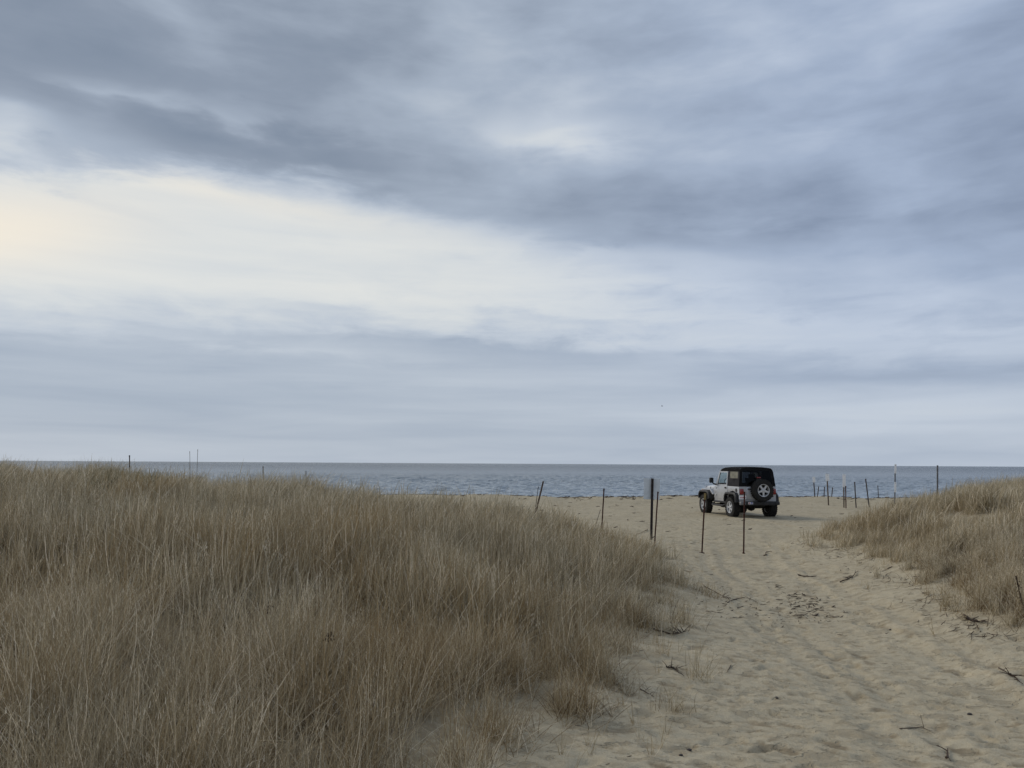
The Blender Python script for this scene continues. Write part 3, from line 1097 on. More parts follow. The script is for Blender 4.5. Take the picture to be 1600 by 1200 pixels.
def wheel(name, loc, rot):
    global first
    e = empty(name, loc); e.rotation_euler = rot; e.parent = car
    for o in (tyre_o, rim_o, gap_disc_o):
        c_ = o if first else o.copy()
        if not first: C.objects.link(c_)
        c_.parent = e
    first = False
    return e


wheel('wheel', (-0.755, WB_R, TR - 0.012), (0.3, 0, math.pi))
wheel('wheel', (0.755, WB_R, TR - 0.012), (0.2, 0, 0))
wheel('wheel', (-0.755, WB_F, TR - 0.012), (0.9, 0, math.pi))
wheel('wheel', (0.755, WB_F, TR - 0.012), (0.1, 0, 0))
sp = wheel('spare_wheel', (0.07, -1.74, 1.03), (0.0, 0, -math.pi / 2))
sp.rotation_euler = Euler((R(-36), 0, -math.pi / 2), 'XYZ'); sp.scale = (1.0, 1.05, 1.05)
bm = BM(); box(bm, (0.07, -1.58, 1.0), (0.20, 0.10, 0.24), None, 0.01)
from_bm('spare_wheel_carrier', bm, blackp, car)

# tailgate panel, seams, lights
bm = BM(); box(bm, (0.04, -1.526, 0.905), (0.98, 0.024, 0.47), None, 0.01)
tg = from_bm('tailgate', bm, paint, car, 35)
for zz in (0.80, 1.02):
    bm = BM(); box(bm, (0.56, -1.545, zz), (0.12, 0.02, 0.05), None, 0.005)
    from_bm('hinge', bm, blackp, tg)
bm = BM(); box(bm, (-0.36, -1.548, 1.07), (0.10, 0.025, 0.05), None, 0.006)
from_bm('latch', bm, blackp, tg)
for s_ in (-1, 1):
    bm = BM(); box(bm, (s_ * 0.652, -1.548, 0.975), (0.145, 0.05, 0.20), None, 0.012)
    tl = from_bm('tail_light', bm, redl, car, 40)
    bm = BM(); box(bm, (s_ * 0.652, -1.575, 0.905), (0.11, 0.008, 0.04))
    from_bm('reversing_lens', bm, redl, tl)
    bm = BM(); box(bm, (s_ * 0.652, -1.534, 0.975), (0.155, 0.022, 0.21), None, 0.006)
    from_bm('light_housing', bm, blackp, car)
# number plate under the left lamp, unreadable red print
bm = BM(); box(bm, (-0.625, -1.562, 0.765), (0.30, 0.012, 0.155), None, 0.003)
npl = from_bm('number_plate', bm, plate_m, car)
bm = BM(); box(bm, (-0.625, -1.554, 0.765), (0.33, 0.012, 0.18), None, 0.003)
from_bm('plate_bracket', bm, blackp, npl)
bm = BM()
for k in range(6):
    box(bm, (-0.625 + (k - 2.5) * 0.040, -1.5695, 0.760), (0.020, 0.002, 0.055))
from_bm('plate_print', bm, redp, npl)
# rear bumper with grey end caps and stickers
bm = BM(); box(bm, (0.0, -1.66, 0.545), (1.16, 0.15, 0.14), None, 0.02)
rbp = from_bm('rear_bumper', bm, blackp, car, 40)
for s_ in (-1, 1):
    bm = BM(); box(bm, (s_ * 0.685, -1.655, 0.55), (0.20, 0.155, 0.13), None, 0.03)
    from_bm('bumper_end_cap', bm, steel if s_ < 0 else blackp, rbp, 40)
bm = BM(); box(bm, (-0.40, -1.738, 0.56), (0.19, 0.003, 0.085))
st = from_bm('bumper_sticker', bm, white, car)
bm = BM(); box(bm, (-0.36, -1.741, 0.575), (0.085, 0.002, 0.035)); box(bm, (-0.36, -1.741, 0.535), (0.085, 0.002, 0.018))
from_bm('sticker_print', bm, blue, st)
bm = BM(); box(bm, (-0.455, -1.741, 0.56), (0.04, 0.002, 0.05))
from_bm('sticker_emblem', bm, redp, st)
# fuel filler
bm = lathe_x(BM(), [(0, 0.075), (-0.008, 0.07), (-0.010, 0.0)], 20, cx=-HWB - 0.002)
bmesh.ops.translate(bm, verts=bm.verts, vec=(0, -1.30, 1.02))
from_bm('fuel_filler', bm, blackp, car)
# rocker guard and side steps
for s_ in (-1, 1):
    bm = BM(); box(bm, (s_ * 0.735, 0.11, 0.53), (0.06, 1.10, 0.07), None, 0.01)
    from_bm('rocker_guard', bm, blackp, car)
    bm = BM()
    tube(bm, [(s_ * 0.70, -0.42, 0.47), (s_ * 0.84, -0.34, 0.40), (s_ * 0.84, 0.62, 0.40), (s_ * 0.70, 0.74, 0.47)], 0.035, 10)
    from_bm('side_step', bm, blackp, car, 50)
# doors with frame and window
for s_ in (-1, 1):
    xo = s_ * (HWB + 0.012)
    bm = prism(BM(), [(-0.50, 0.64), (-0.56, 0.80), (-0.56, 1.19), (0.36, 1.19), (0.36, 0.64)], s_ * (HWB - 0.02), xo, 0.008)
    dr_ = from_bm('door', bm, paint, car, 30)
    bm = BM()
    fz = 1.72
    outer = [(-0.56, 1.19), (-0.56, fz - 0.02), (-0.53, fz), (0.13, fz), (0.17, fz - 0.02), (0.36, 1.19)]
    inner = [(-0.505, 1.215), (-0.505, fz - 0.06), (-0.495, fz - 0.05), (0.105, fz - 0.05), (0.12, fz - 0.06), (0.285, 1.215)]
    def X_(z): return s_ * (HWB + 0.004 - 0.10 * (z - 1.19))
    n = len(outer)
    for off in (0.0,):
        vo_ = [bm.verts.new((X_(z) + s_ * 0.012, y, z)) for y, z in outer]; vi = [bm.verts.new((X_(z) + s_ * 0.012, y, z)) for y, z in inner]
        wo_ = [bm.verts.new((X_(z) - s_ * 0.025, y, z)) for y, z in outer]; wi = [bm.verts.new((X_(z) - s_ * 0.025, y, z)) for y, z in inner]
        for i in range(n):
            j = (i + 1) % n
            bm.faces.new((vo_[i], vo_[j], vi[j], vi[i])); bm.faces.new((wo_[i], wi[i], wi[j], wo_[j]))
            bm.faces.new((vi[i], vi[j], wi[j], wi[i])); bm.faces.new((vo_[i], wo_[i], wo_[j], vo_[j]))
    from_bm('window_frame', bm, paint, dr_)
    bm = BM()
    bm.faces.new([bm.verts.new((X_(z) - s_ * 0.006, y, z)) for y, z in inner])
    from_bm('door_window', bm, clear, dr_)
    bm = BM(); box(bm, (s_ * (HWB + 0.03), -0.44, 1.09), (0.03, 0.11, 0.06), None, 0.008)
    from_bm('handle', bm, blackp, dr_)
    for zz in (0.80, 1.06):
        bm = BM(); box(bm, (s_ * (HWB + 0.02), 0.42, zz), (0.025, 0.10, 0.05), None, 0.006)
        from_bm('hinge', bm, paint, dr_)
    # mirror
    bm = BM(); box(bm, (s_ * 0.96, 0.40, 1.36), (0.17, 0.09, 0.21), (0, 0, s_ * -0.15), 0.03)
    mi = from_bm('side_mirror', bm, blackp, car, 40)
    bm = BM(); tube(bm, [(s_ * 0.76, 0.40, 1.19), (s_ * 0.86, 0.41, 1.22), (s_ * 0.93, 0.41, 1.30)], [0.035, 0.025, 0.022], 8)
    from_bm('mirror_arm', bm, blackp, mi, 50)
    bm = BM(); box(bm, (s_ * 0.953, 0.353, 1.36), (0.13, 0.004, 0.16), (0, 0, s_ * -0.15))
    from_bm('mirror_glass', bm, mirrorm, mi)
# windscreen frame + glass
wb = Vector((0, 0.50, 1.17)); wtp = Vector((0, 0.19, 1.76))
def WS(x, f, off=0.0):
    p = wb.lerp(wtp, f)
    return (x, p.y + off, p.z)
bm = BM()
hw0, hw1 = 0.70, 0.64
for s_ in (-1, 1):
    tube(bm, [WS(s_ * hw0, 0), WS(s_ * hw1, 1.0)], 0.035, 8)
tube(bm, [WS(-hw1, 1.0), WS(hw1, 1.0)], 0.035, 8); tube(bm, [WS(-hw0, 0.03), WS(hw0, 0.03)], 0.035, 8)
wf = from_bm('windscreen_frame', bm, paint, car, 50)
bm = BM(); bm.faces.new([bm.verts.new(WS(*a)) for a in ((-hw0, 0.03), (hw0, 0.03), (hw1, 1.0), (-hw1, 1.0))])
from_bm('windscreen', bm, clear, wf)
for xx in (-0.25, 0.28):
    bm = BM(); tube(bm, [WS(xx, 0.02, 0.05), WS(xx + 0.28, 0.10, 0.05)], 0.008, 5)
    from_bm('wiper', bm, blackp, wf)

# soft top: shell of panels
top_col = fabric
bm = BM()
secs = [(-1.52, 0.0), (-1.30, 0.012), (-0.7, 0.022), (-0.1, 0.016), (0.24, -0.045)]   # y, crown rise
rs = []
def roof_ring(y, rise):
    zt = 1.865 + rise
    return [(-0.675, zt - 0.16), (-0.655, zt - 0.07), (-0.60, zt - 0.02), (-0.35, zt + 0.008), (0, zt + 0.016), (0.35, zt + 0.008), (0.60, zt - 0.02), (0.655, zt - 0.07), (0.675, zt - 0.16)]
for y, r_ in secs:
    ro = [bm.verts.new((x, y + (0.07 if y < -1.5 else 0), z)) for x, z in roof_ring(y, r_)]
    rs.append(ro)
for a, b_ in zip(rs[:-1], rs[1:]):
    for i in range(8): bm.faces.new((a[i], a[i + 1], b_[i + 1], b_[i]))
bmesh.ops.solidify(bm, geom=bm.faces[:], thickness=0.02)
roof = from_bm('soft_top', bm, fabric, car, 50)
# side panel behind each door, with its vinyl window
for s_ in (-1, 1):
    def SP(y, z): return (s_ * (0.738 - 0.105 * (z - 1.17)), y, z)
    outer = [(-1.52, 1.165), (-1.47, 1.72), (-0.565, 1.735), (-0.565, 1.165)]
    inner = [(-1.36, 1.475), (-1.34, 1.70), (-0.72, 1.705), (-0.72, 1.475)]
    bm = BM()
    vo_ = [bm.verts.new(SP(*p)) for p in outer]; vi = [bm.verts.new(SP(*p)) for p in inner]
    for i in range(4):
        j = (i + 1) % 4
        bm.faces.new((vo_[i], vo_[j], vi[j], vi[i]))
    bmesh.ops.solidify(bm, geom=bm.faces[:], thickness=0.015)
    sp_ = from_bm('side_curtain', bm, fabric_side, roof)
    bm = BM(); bm.faces.new([bm.verts.new((SP(*p)[0] + s_ * 0.002, p[0], p[1])) for p in [(-1.37, 1.465), (-1.35, 1.71), (-0.71, 1.715), (-0.71, 1.465)]])
    from_bm('side_window', bm, vinyl, sp_)
# rear curtain with big dark window
bm = BM()
def RP(x, z): return (x, -1.52 + 0.07 * (z - 1.17) / 0.6, z)
outer = [(-0.735, 1.165), (0.735, 1.165), (0.68, 1.74), (0.655, 1.79), (0.60, 1.84), (0.35, 1.868), (-0.35, 1.868), (-0.60, 1.84), (-0.655, 1.79), (-0.68, 1.74)]
inner = [(-0.60, 1.235), (0.60, 1.235), (0.565, 1.70), (0.555, 1.73), (0.52, 1.755), (0.35, 1.765), (-0.35, 1.765), (-0.52, 1.755), (-0.555, 1.73), (-0.565, 1.70)]
vo_ = [bm.verts.new(RP(*p)) for p in outer]; vi = [bm.verts.new(RP(*p)) for p in inner]
for i in range(10):
    j = (i + 1) % 10
    bm.faces.new((vo_[i], vo_[j], vi[j], vi[i]))
bmesh.ops.solidify(bm, geom=bm.faces[:], thickness=0.015)
rc = from_bm('rear_curtain', bm, fabric, roof)
bm = BM(); bm.faces.new([bm.verts.new((RP(*p)[0], RP(*p)[1] - 0.003, p[1])) for p in inner])
from_bm('rear_window', bm, tinted, rc)
bm = BM(); box(bm, (0.02, -1.60, 1.50), (0.15, 0.05, 0.045), None, 0.008)
bl = from_bm('brake_light', bm, redl, car, 40)
bm = BM(); tube(bm, [(0.05, -1.62, 1.30), (0.03, -1.61, 1.48)], 0.012, 6)
from_bm('brake_light_stalk', bm, blackp, bl)
# roll bar, seats, steering wheel
bm = BM()
tube(bm, [(-0.60, -0.55, 1.17), (-0.58, -0.55, 1.66), (-0.50, -0.55, 1.73), (0.50, -0.55, 1.73), (0.58, -0.55, 1.66), (0.60, -0.55, 1.17)], 0.035, 8)
for s_ in (-1, 1):
    tube(bm, [(s_ * 0.50, -0.55, 1.73), (s_ * 0.55, -1.30, 1.17)], 0.03, 8)
    tube(bm, [(s_ * 0.50, -0.55, 1.73), (s_ * 0.58, 0.18, 1.73)], 0.03, 8)
from_bm('roll_bar', bm, blackp, car, 50)
for s_ in (-1, 1):
    bm = BM(); box(bm, (s_ * 0.36, -0.33, 1.30), (0.46, 0.12, 0.34), (R(-12), 0, 0), 0.04)
    se = from_bm('seat', bm, seatm, car, 50)
    bm = BM(); box(bm, (s_ * 0.36, -0.39, 1.53), (0.26, 0.09, 0.17), (R(-10), 0, 0), 0.035)
    from_bm('headrest', bm, seatm, se, 50)
bm = BM()
tube(bm, [(-0.36 + 0.18 * math.cos(2 * math.pi * k / 20), 0.12 + 0.06 * math.sin(2 * math.pi * k / 20), 1.27 + 0.17 * math.sin(2 * math.pi * k / 20)) for k in range(21)], 0.013, 6)
from_bm('steering_wheel', bm, blackp, car, 50)
bm = BM(); box(bm, (0, 0.36, 1.20), (1.30, 0.24, 0.12), None, 0.03)
from_bm('dashboard', bm, blackp, car, 50)
# underbody: frame rails, axles, differential, silencer, fuel tank
bm = BM()
for s_ in (-1, 1): box(bm, (s_ * 0.40, 0.1, 0.53), (0.07, 3.3, 0.11))
box(bm, (0, -1.50, 0.52), (0.8, 0.07, 0.10)); box(bm, (0, 0.1, 0.50), (0.7, 0.3, 0.10))
from_bm('chassis_frame', bm, under, car)
bm = BM(); box(bm, (0, -1.28, 0.50), (0.62, 0.40, 0.19), None, 0.03)
from_bm('fuel_tank', bm, under, car, 50)
for cy_ in (WB_R, WB_F):
    bm = lathe_x(BM(), [(-0.66, 0.04), (-0.15, 0.045), (-0.10, 0.11), (0.0, 0.14), (0.10, 0.11), (0.15, 0.045), (0.66, 0.04)], 14)
    bmesh.ops.translate(bm, verts=bm.verts, vec=(0, cy_, TR - 0.02))
    from_bm('axle', bm, under, car, 50)
bm = BM(); tube(bm, [(-0.30, -0.35, 0.40), (-0.30, 0.15, 0.40)], 0.09, 12)
from_bm('silencer', bm, under, car, 50)
for s_ in (-1, 1):
    for cy_ in (WB_R, WB_F):
        bm = BM(); box(bm, (s_ * 0.56, cy_, 0.72), (0.30, 0.90, 0.30))
        from_bm('inner_wheel_arch', bm, under, car)
bm = BM(); tube(bm, [(0.60, 0.98, 1.05), (0.60, 0.96, 1.9)], [0.006, 0.003], 5)
from_bm('aerial', bm, blackp, car)

car_az = R(10.0)     # heading: a little left of straight ahead
pc = at(1153, 806.5, 29.4)
# rear-left contact corner placed where the photo shows it
Rz = Matrix.Rotation(car_az, 3, 'Z')
off = Rz @ Vector((-0.755, WB_R - 0.1, 0))
car.location = (pc.x - off.x - 0.15, pc.y - off.y, 0)
car.rotation_euler = (0, 0, car_az)
cl = car.location
wz = [float(gz(*( (Rz @ Vector((sx_, wy, 0)) + Vector(cl)).xy ))[0]) for sx_ in (-.755, .755) for wy in (WB_R, WB_F)]
car.location.z = sum(wz) / 4 - 0.005
CARZ = car.location.z
# level the sand under the tyres so that they sit in it
for sx_ in (-.755, .755):
    for wy in (WB_R, WB_F):
        p = Rz @ Vector((sx_, wy, 0)) + Vector(cl)
        i0, i1 = np.searchsorted(ys, (p.y - .8, p.y + .8)); j0, j1 = np.searchsorted(xs, (p.x - .8, p.x + .8))
        q = np.hypot(X[i0:i1, j0:j1] - p.x, Y[i0:i1, j0:j1] - p.y)
        f = 1 - sstep(0.25, 0.8, q)
        H[i0:i1, j0:j1] = H[i0:i1, j0:j1] * (1 - f) + (CARZ + 0.02) * f
# shallow ruts leading to the car
for s_ in (-.755, .755):
    for k in range(60):
        yy_ = -1.4 - k * 0.22
        p = Rz @ Vector((s_ - 0.012 * k * k * 0.03, yy_, 0)) + Vector(cl)
        dent(p.x, p.y, 0.13, 0.17, 0.022, 0)
me = sand.data
vv = np.stack([X.ravel(), Y.ravel(), H.ravel()], 1).astype(np.float32)
me.vertices.foreach_set('co', vv.ravel()); me.update()

# ------------------------------------------------------------------ posts and signs
rustm = material('rusted_steel', (0.085, 0.030, 0.020), 0.8, 0.2, 0.3, var=0.5, vscale=14, col2=(0.030, 0.014, 0.012), bump=0.4, bscale=60)
darkpost = material('weathered_dark_post', (0.045, 0.038, 0.042), 0.85, var=0.4, vscale=8, col2=(0.08, 0.065, 0.055), bump=0.3)
greypost = material('grey_galvanised_post', (0.13, 0.13, 0.135), 0.6, 0.3, var=0.3, vscale=10, bump=0.2)
woodpost = material('weathered_wood_stake', (0.14, 0.10, 0.07), 0.9, var=0.5, vscale=10, col2=(0.06, 0.045, 0.035), bump=0.4)
signback = material('bare_grey_sign_back', (0.66, 0.71, 0.75), 0.55, 0.1, var=0.12, vscale=6)
signwhite = material('white_sign_face', (0.90, 0.90, 0.90), 0.6, var=0.06, vscale=9)
tagm = material('faded_yellow_tag', (0.26, 0.19, 0.07), 0.8, var=0.3, vscale=20)


def post(name, top_px, base_px, dist, wid, mat, label, cat, group=None, parts=(), base_z=None, section='rod'):
    """a post standing in the sand between two photo points at a distance (m along the view)"""
    T = at(top_px[0], top_px[1], dist)
    B = at(base_px[0], base_px[1], dist)
    ground = float(gz(B.x, B.y)[0])
    ax = (T - B).normalized()
    if abs(B.z - ground) > 0.01:          # carry the shaft down (or up) to the real ground
        B = B + ax * ((ground - B.z) / ax.z)
    L = (T - B).length
    q = Vector((0, 0, 1)).rotation_difference(ax)
    e = empty(name, B)
    e.rotation_mode = 'QUATERNION'; e.rotation_quaternion = q
    bm = BM()
    if section == 'rod':
        n = 6
        pts = [(wid * 0.06 * math.sin(3.1 * k + L * 9), wid * 0.06 * math.cos(2.3 * k), -0.15 + (L + 0.15) * k / 6) for k in range(7)]
        tube(bm, pts, [wid * .5] * 7, 7)
        # collar at the top
        tube(bm, [(0, 0, L - 0.03), (0, 0, L + 0.012)], wid * 0.62, 7)
    elif section == 'channel':             # U channel with lips
        h = L + 0.15; c_ = L / 2 - 0.075
        box(bm, (0, wid * .25, c_), (wid * 0.6, wid * .12, h)); box(bm, (-wid * .32, 0, c_), (wid * .12, wid * .6, h)); box(bm, (wid * .32, 0, c_), (wid * .12, wid * .6, h))
        box(bm, (-wid * .45, -wid * .28, c_), (wid * .2, wid * .1, h)); box(bm, (wid * .45, -wid * .28, c_), (wid * .2, wid * .1, h))
    else:                                   # sawn stake
        box(bm, (0, 0, L / 2 - 0.075), (wid, wid * .8, L + 0.15), None, wid * .12)
    sh = from_bm('shaft', bm, mat, e, 40)
    tag(e, label, cat, group)
    for kind, *a in parts:
        if kind == 'foot':
            bm = BM(); box(bm, (0, 0, 0.012), (a[0], a[0] * .7, 0.02), None, 0.004)
            from_bm('foot_plate', bm, mat, e)
        elif kind == 'tag':
            zt, w_, h_ = a
            bm = BM(); box(bm, (0.0, -wid * .5 - 0.008, L - zt), (w_, 0.016, h_), None, 0.004)
            from_bm('tag', bm, tagm, e)
        elif kind == 'sign':
            z0, z1, w_, m_, yo = a       # distances below the top
            bm = BM(); box(bm, (0, yo, L - (z0 + z1) / 2), (w_, 0.006, z1 - z0), None, 0.002)
            s2 = from_bm('sign_panel', bm, m_, e)
            for zz in (z0 + 0.06, z1 - 0.06):
                bm = BM(); tube(bm, [(0, yo - 0.008 - abs(yo) * .2, L - zz), (0, yo + 0.008, L - zz)], 0.008, 6)
                from_bm('bolt', bm, darkpost, s2)
    return e


G1 = 'rusty steel rods across the sand track'
def dz_(py, px): # distance where that pixel meets level ground
    return g0(px, py)[1]

post('steel_rod', (849, 752), (838, 797), 19.0, 0.040, woodpost, 'leaning brown stake in the grass, left of all the rods on the near beach', 'stake', section='sawn')
post('thin_stake', (841, 761), (838.5, 780), 19.4, 0.016, darkpost, 'short thin dark stick just left of the leaning brown stake', 'stick')
post('steel_rod', (943.7, 764), (940.5, 822), 19.6, 0.034, rustm, 'rusty rod rising behind the grass between the leaning stake and the sign', 'rod', G1)
post('twig', (938, 797), (931, 820), 18.9, 0.012, darkpost, 'thin bent twig at the foot of the rod behind the grass', 'twig')
post('sign_post', (1019.3, 747.5), (1017.3, 841), dz_(841, 1017), 0.062, darkpost, 'thick dark post carrying a pale sign panel seen from the back, left of the vehicle', 'sign',
     parts=[('sign', 0.0, 0.56, 0.43, signback, 0.05)], section='channel')
post('steel_rod', (1028, 769), (1022.5, 854), dz_(854, 1023), 0.034, rustm, 'rusty rod leaning right beside the pale sign panel', 'rod', G1)
post('steel_rod', (1101.5, 771), (1097, 857.5), dz_(857.5, 1097), 0.036, rustm, 'rusty rod with a yellowish tag at its top, in front of the front wheel', 'rod', G1,
     parts=[('foot', 0.11), ('tag', 0.07, 0.05, 0.15)])
post('steel_rod', (1163.2, 769), (1162, 857.5), dz_(857.5, 1162), 0.036, rustm, 'rusty upright rod in front of the left tail light of the vehicle', 'rod', G1,
     parts=[('foot', 0.06)])
G2 = 'short dark stakes on the far beach'
G3 = 'white topped marker signs on the far beach'
post('marker_sign', (1271, 745), (1273.3, 778.3), 43.0, 0.05, darkpost, 'leftmost white topped marker on the far beach, leaning left', 'sign', G3, parts=[('sign', 0.0, 0.31, 0.15, signwhite, -0.04)], section='sawn')
post('beach_stake', (1279.3, 760.5), (1277, 778), 43.0, 0.05, darkpost, 'short dark stake leaning right, next to the leftmost white topped marker', 'stake', G2)
post('beach_stake', (1288.4, 761), (1287.4, 778), 43.0, 0.05, darkpost, 'short upright dark stake left of the tallest pale topped marker', 'stake', G2)
post('marker_sign', (1292, 740), (1294.3, 784), 38.6, 0.055, woodpost, 'marker with a broad ragged white board, between two short dark stakes', 'sign', G3, parts=[('sign', 0.02, 0.36, 0.19, signwhite, -0.04)], section='sawn')
post('beach_stake', (1301, 762), (1299.2, 778.6), 43.0, 0.05, darkpost, 'short dark stake leaning right, beside the broad white board', 'stake', G2)
post('marker_sign', (1318.3, 741), (1318.6, 788.3), 36.5, 0.05, woodpost, 'marker with a long narrow white board, close beside a taller rusty stake', 'sign', G3, parts=[('sign', 0.0, 0.60, 0.15, signwhite, -0.04)], section='sawn')
post('beach_stake', (1321.3, 760), (1321.8, 789.5), 36.0, 0.050, rustm, 'brown stake touching the marker with the long narrow white board', 'stake', G2)
post('beach_stake', (1335.4, 753.5), (1337.4, 789), 36.2, 0.052, darkpost, 'upright dark stake second from the right dune edge', 'stake', G2)
post('beach_stake', (1352.6, 748.5), (1357.6, 788), 36.4, 0.055, darkpost, 'tallest dark stake leaning left, at the edge of the right dune', 'stake', G2)
post('beach_stake', (1371.6, 759), (1372.6, 776), 44.0, 0.045, greypost, 'faint thin grey stake just left of the right dune crest', 'stake', G2)
post('marker_pole', (1398.7, 725.3), (1398.2, 778), 34.0, 0.044, greypost, 'tall pole banded white and dark, rising behind the right dune', 'pole', None,
     parts=[('sign', 0.0, 0.40, 0.09, signwhite, -0.03), ('sign', 0.78, 1.22, 0.09, signwhite, -0.03)], section='sawn')
post('marker_pole', (1464.8, 727), (1464.8, 775), 30.0, 0.050, greypost, 'plain tall grey pole rising behind the crest of the right dune', 'pole', None, section='sawn')
post('marker_pole', (202.3, 712), (203, 765), 22.0, 0.030, darkpost, 'thin dark pole sticking up from the grass at the left skyline', 'pole')
post('beach_stake', (411, 729.5), (411.3, 760), 25.0, 0.028, darkpost, 'thin distant stake behind the grass crest left of centre', 'stake')
post('beach_stake', (478, 736.5), (478.3, 760), 27.0, 0.026, darkpost, 'smallest distant stake behind the grass crest, nearest the middle', 'stake')

# tall bare stems against the sky on the left crest
stemm = material('dry_stem', (0.16, 0.125, 0.08), 0.9, var=0.3)
for (px, y0_, lean_) in ((297.5, 706, -1), (307, 703, 2)):
    o = post('grass_stem', (px + lean_, y0_), (px, 762), 15.5, 0.008, stemm,
             'tall bare grass stem rising above the horizon, %s of a pair' % ('left' if px < 300 else 'right'), 'grass stem')
    T_ = o.children[0]

# ------------------------------------------------------------------ dried plants, twigs and wrack
deadm = material('dead_plant', (0.075, 0.048, 0.030), 0.95, var=0.4)
wrackm = material('dry_seaweed', (0.095, 0.068, 0.047), 0.95, var=0.5, vscale=20, col2=(0.025, 0.017, 0.013))
litterm = material('litter', (0.10, 0.068, 0.042), 0.95, var=0.6, vscale=12, col2=(0.04, 0.026, 0.018))
twigm = material('driftwood', (0.10, 0.070, 0.045), 0.9, var=0.5, vscale=18, col2=(0.04, 0.027, 0.02))


def dead_plant(px_top, px_base, dist, label, headlen):
    B = at(px_base[0], px_base[1], dist); T = at(px_top[0], px_top[1], dist)
    g_ = float(gz(B.x, B.y)[0]); B.z = g_
    e = empty('dead_flower_stalk', B)
    L = T - B
    bm = BM()
    pts = [L * f + Vector((0.02 * math.sin(5 * f), 0.01 * math.cos(4 * f), 0)) for f in (0, .25, .5, .75, 1)]
    tube(bm, pts, [0.005, 0.0045, 0.004, 0.0035, 0.002], 5)
    from_bm('stem', bm, stemm, e, 60)
    bm = BM()
    r_ = random.Random(int(px_top[0]))
    for k in range(34):
        f = 1 - r_.random() * headlen
        p = L * f + Vector((r_.gauss(0, .013), r_.gauss(0, .013), r_.gauss(0, .01)))
        bmesh.ops.create_icosphere(bm, subdivisions=1, radius=r_.uniform(0.003, 0.007), matrix=Matrix.Translation(p) @ Matrix.Diagonal((1, 1, 1.7, 1)))
    tube(bm, [L * (1 - headlen), L * (1 - headlen * .5), L], 0.006, 5)
    from_bm('seed_head', bm, deadm, e, 60)
    tag(e, label, 'dried plant', 'dark dried flower stalks in the dunes')
    return e


dead_plant((422, 945), (410, 1040), 6.6, 'dark dried flower head upright in the left grass', 0.16)
dead_plant((517, 990), (475, 1060), 6.0, 'dark dried flower head leaning right, in front of the rusty clump', 0.14)
dead_plant((1588, 900), (1600, 960), 9.4, 'dark bent dried stalk at the right edge of the picture', 0.7)


def twig(px_pts, rad, label, mat=twigm, side=0, name='twig', cat='twig'):
    P_ = [hit(*p) + Vector((0, 0, rad * 0.9)) for p in px_pts]
    c0 = P_[0].copy()
    # subdivide and roughen
    Q = []
    r_ = random.Random(int(px_pts[0][0] * 7 + px_pts[0][1]))
    for a, b_ in zip(P_[:-1], P_[1:]):
        for k in range(3):
            Q.append(a.lerp(b_, k / 3) + Vector((r_.gauss(0, rad * .7), r_.gauss(0, rad * .7), abs(r_.gauss(0, rad * .6)))))
    Q.append(P_[-1])
    Q = [q - c0 for q in Q]
    bm = BM()
    n = len(Q)
    tube(bm, Q, [rad * (1 - 0.65 * i / (n - 1)) for i in range(n)], 6)
    for s_ in range(side):
        i = r_.randrange(1, n - 1)
        d = Vector((r_.uniform(-1, 1), r_.uniform(-1, 1), r_.uniform(0.0, 0.5))).normalized() * r_.uniform(0.05, 0.14)
        tube(bm, [Q[i], Q[i] + d * .5 + Vector((0, 0, .004)), Q[i] + d], [rad * .5, rad * .4, rad * .2], 5)
    o = from_bm(name, bm, mat, None, 60)
    o.location = c0
    tag(o, label, cat)
    return o


twig([(1020, 984), (1045, 991), (1062, 992), (1072, 988)], 0.010, 'dark seaweed covered twig lying at the tip of the left grass', wrackm, 16)
twig([(1100, 917), (1118, 926), (1135, 936)], 0.009, 'straight driftwood twig pointing down right from the left grass', twigm, 3)
twig([(1137, 942), (1150, 937), (1165, 935), (1182, 941)], 0.008, 'curved twig on the sand right of the straight driftwood twig', twigm, 3)
twig([(1195, 869), (1198, 864), (1206, 863)], 0.014, 'small hooked dark twig just beyond the right hand rusty rod', deadm, 1)
twig([(1248, 900), (1262, 902), (1275, 902)], 0.012, 'flat dark twig across the middle of the sand path', wrackm, 3)
twig([(1313, 911), (1328, 905), (1341, 893)], 0.012, 'dark twig on the sand below the tip of the right dune', wrackm, 4)
twig([(1040, 1043), (1052, 1046), (1060, 1048)], 0.007, 'short dark twig on the left bank with tiny branches', wrackm, 8)
twig([(1048, 1043), (1058, 1050), (1069, 1057)], 0.007, 'brown twig pointing to the path, below the short dark twig', twigm, 2)
twig([(1479, 1188), (1480, 1180), (1481, 1172)], 0.009, 'dark curled leaf stalk standing in the sand near the bottom right', deadm, 1)
twig([(1575, 1055), (1590, 1062), (1598, 1070)], 0.010, 'dark root lying at the right edge of the path', deadm, 5)
twig([(1560, 1046), (1582, 1058)], 0.006, 'thin brown twig just left of the dark root at the right edge', twigm, 2)
twig([(1000, 1078), (1022, 1090)], 0.005, 'thin pale twig low on the left bank', twigm, 2)
twig([(1503, 962), (1520, 972), (1545, 974)], 0.015, 'thick dark root poking out below the right grass', wrackm, 8)
twig([(1466, 1166), (1486, 1190)], 0.004, 'thin straw beside the curled leaf stalk', twigm, 0)
twig([(1142, 1040), (1136, 1052)], 0.004, 'single thin straw on the left half of the path', twigm, 1)
twig([(1405, 1140), (1440, 1137), (1455, 1144)], 0.004, 'long thin brown straw on the lower right of the path', twigm, 1)
twig([(1012, 829), (1002, 833), (991, 838)], 0.012, 'bent stalk lying against the foot of the sign post', stemm, 0)
twig([(1023, 854), (1015, 858), (1006, 868)], 0.010, 'bent stalk by the foot of the rod beside the sign', stemm, 0)

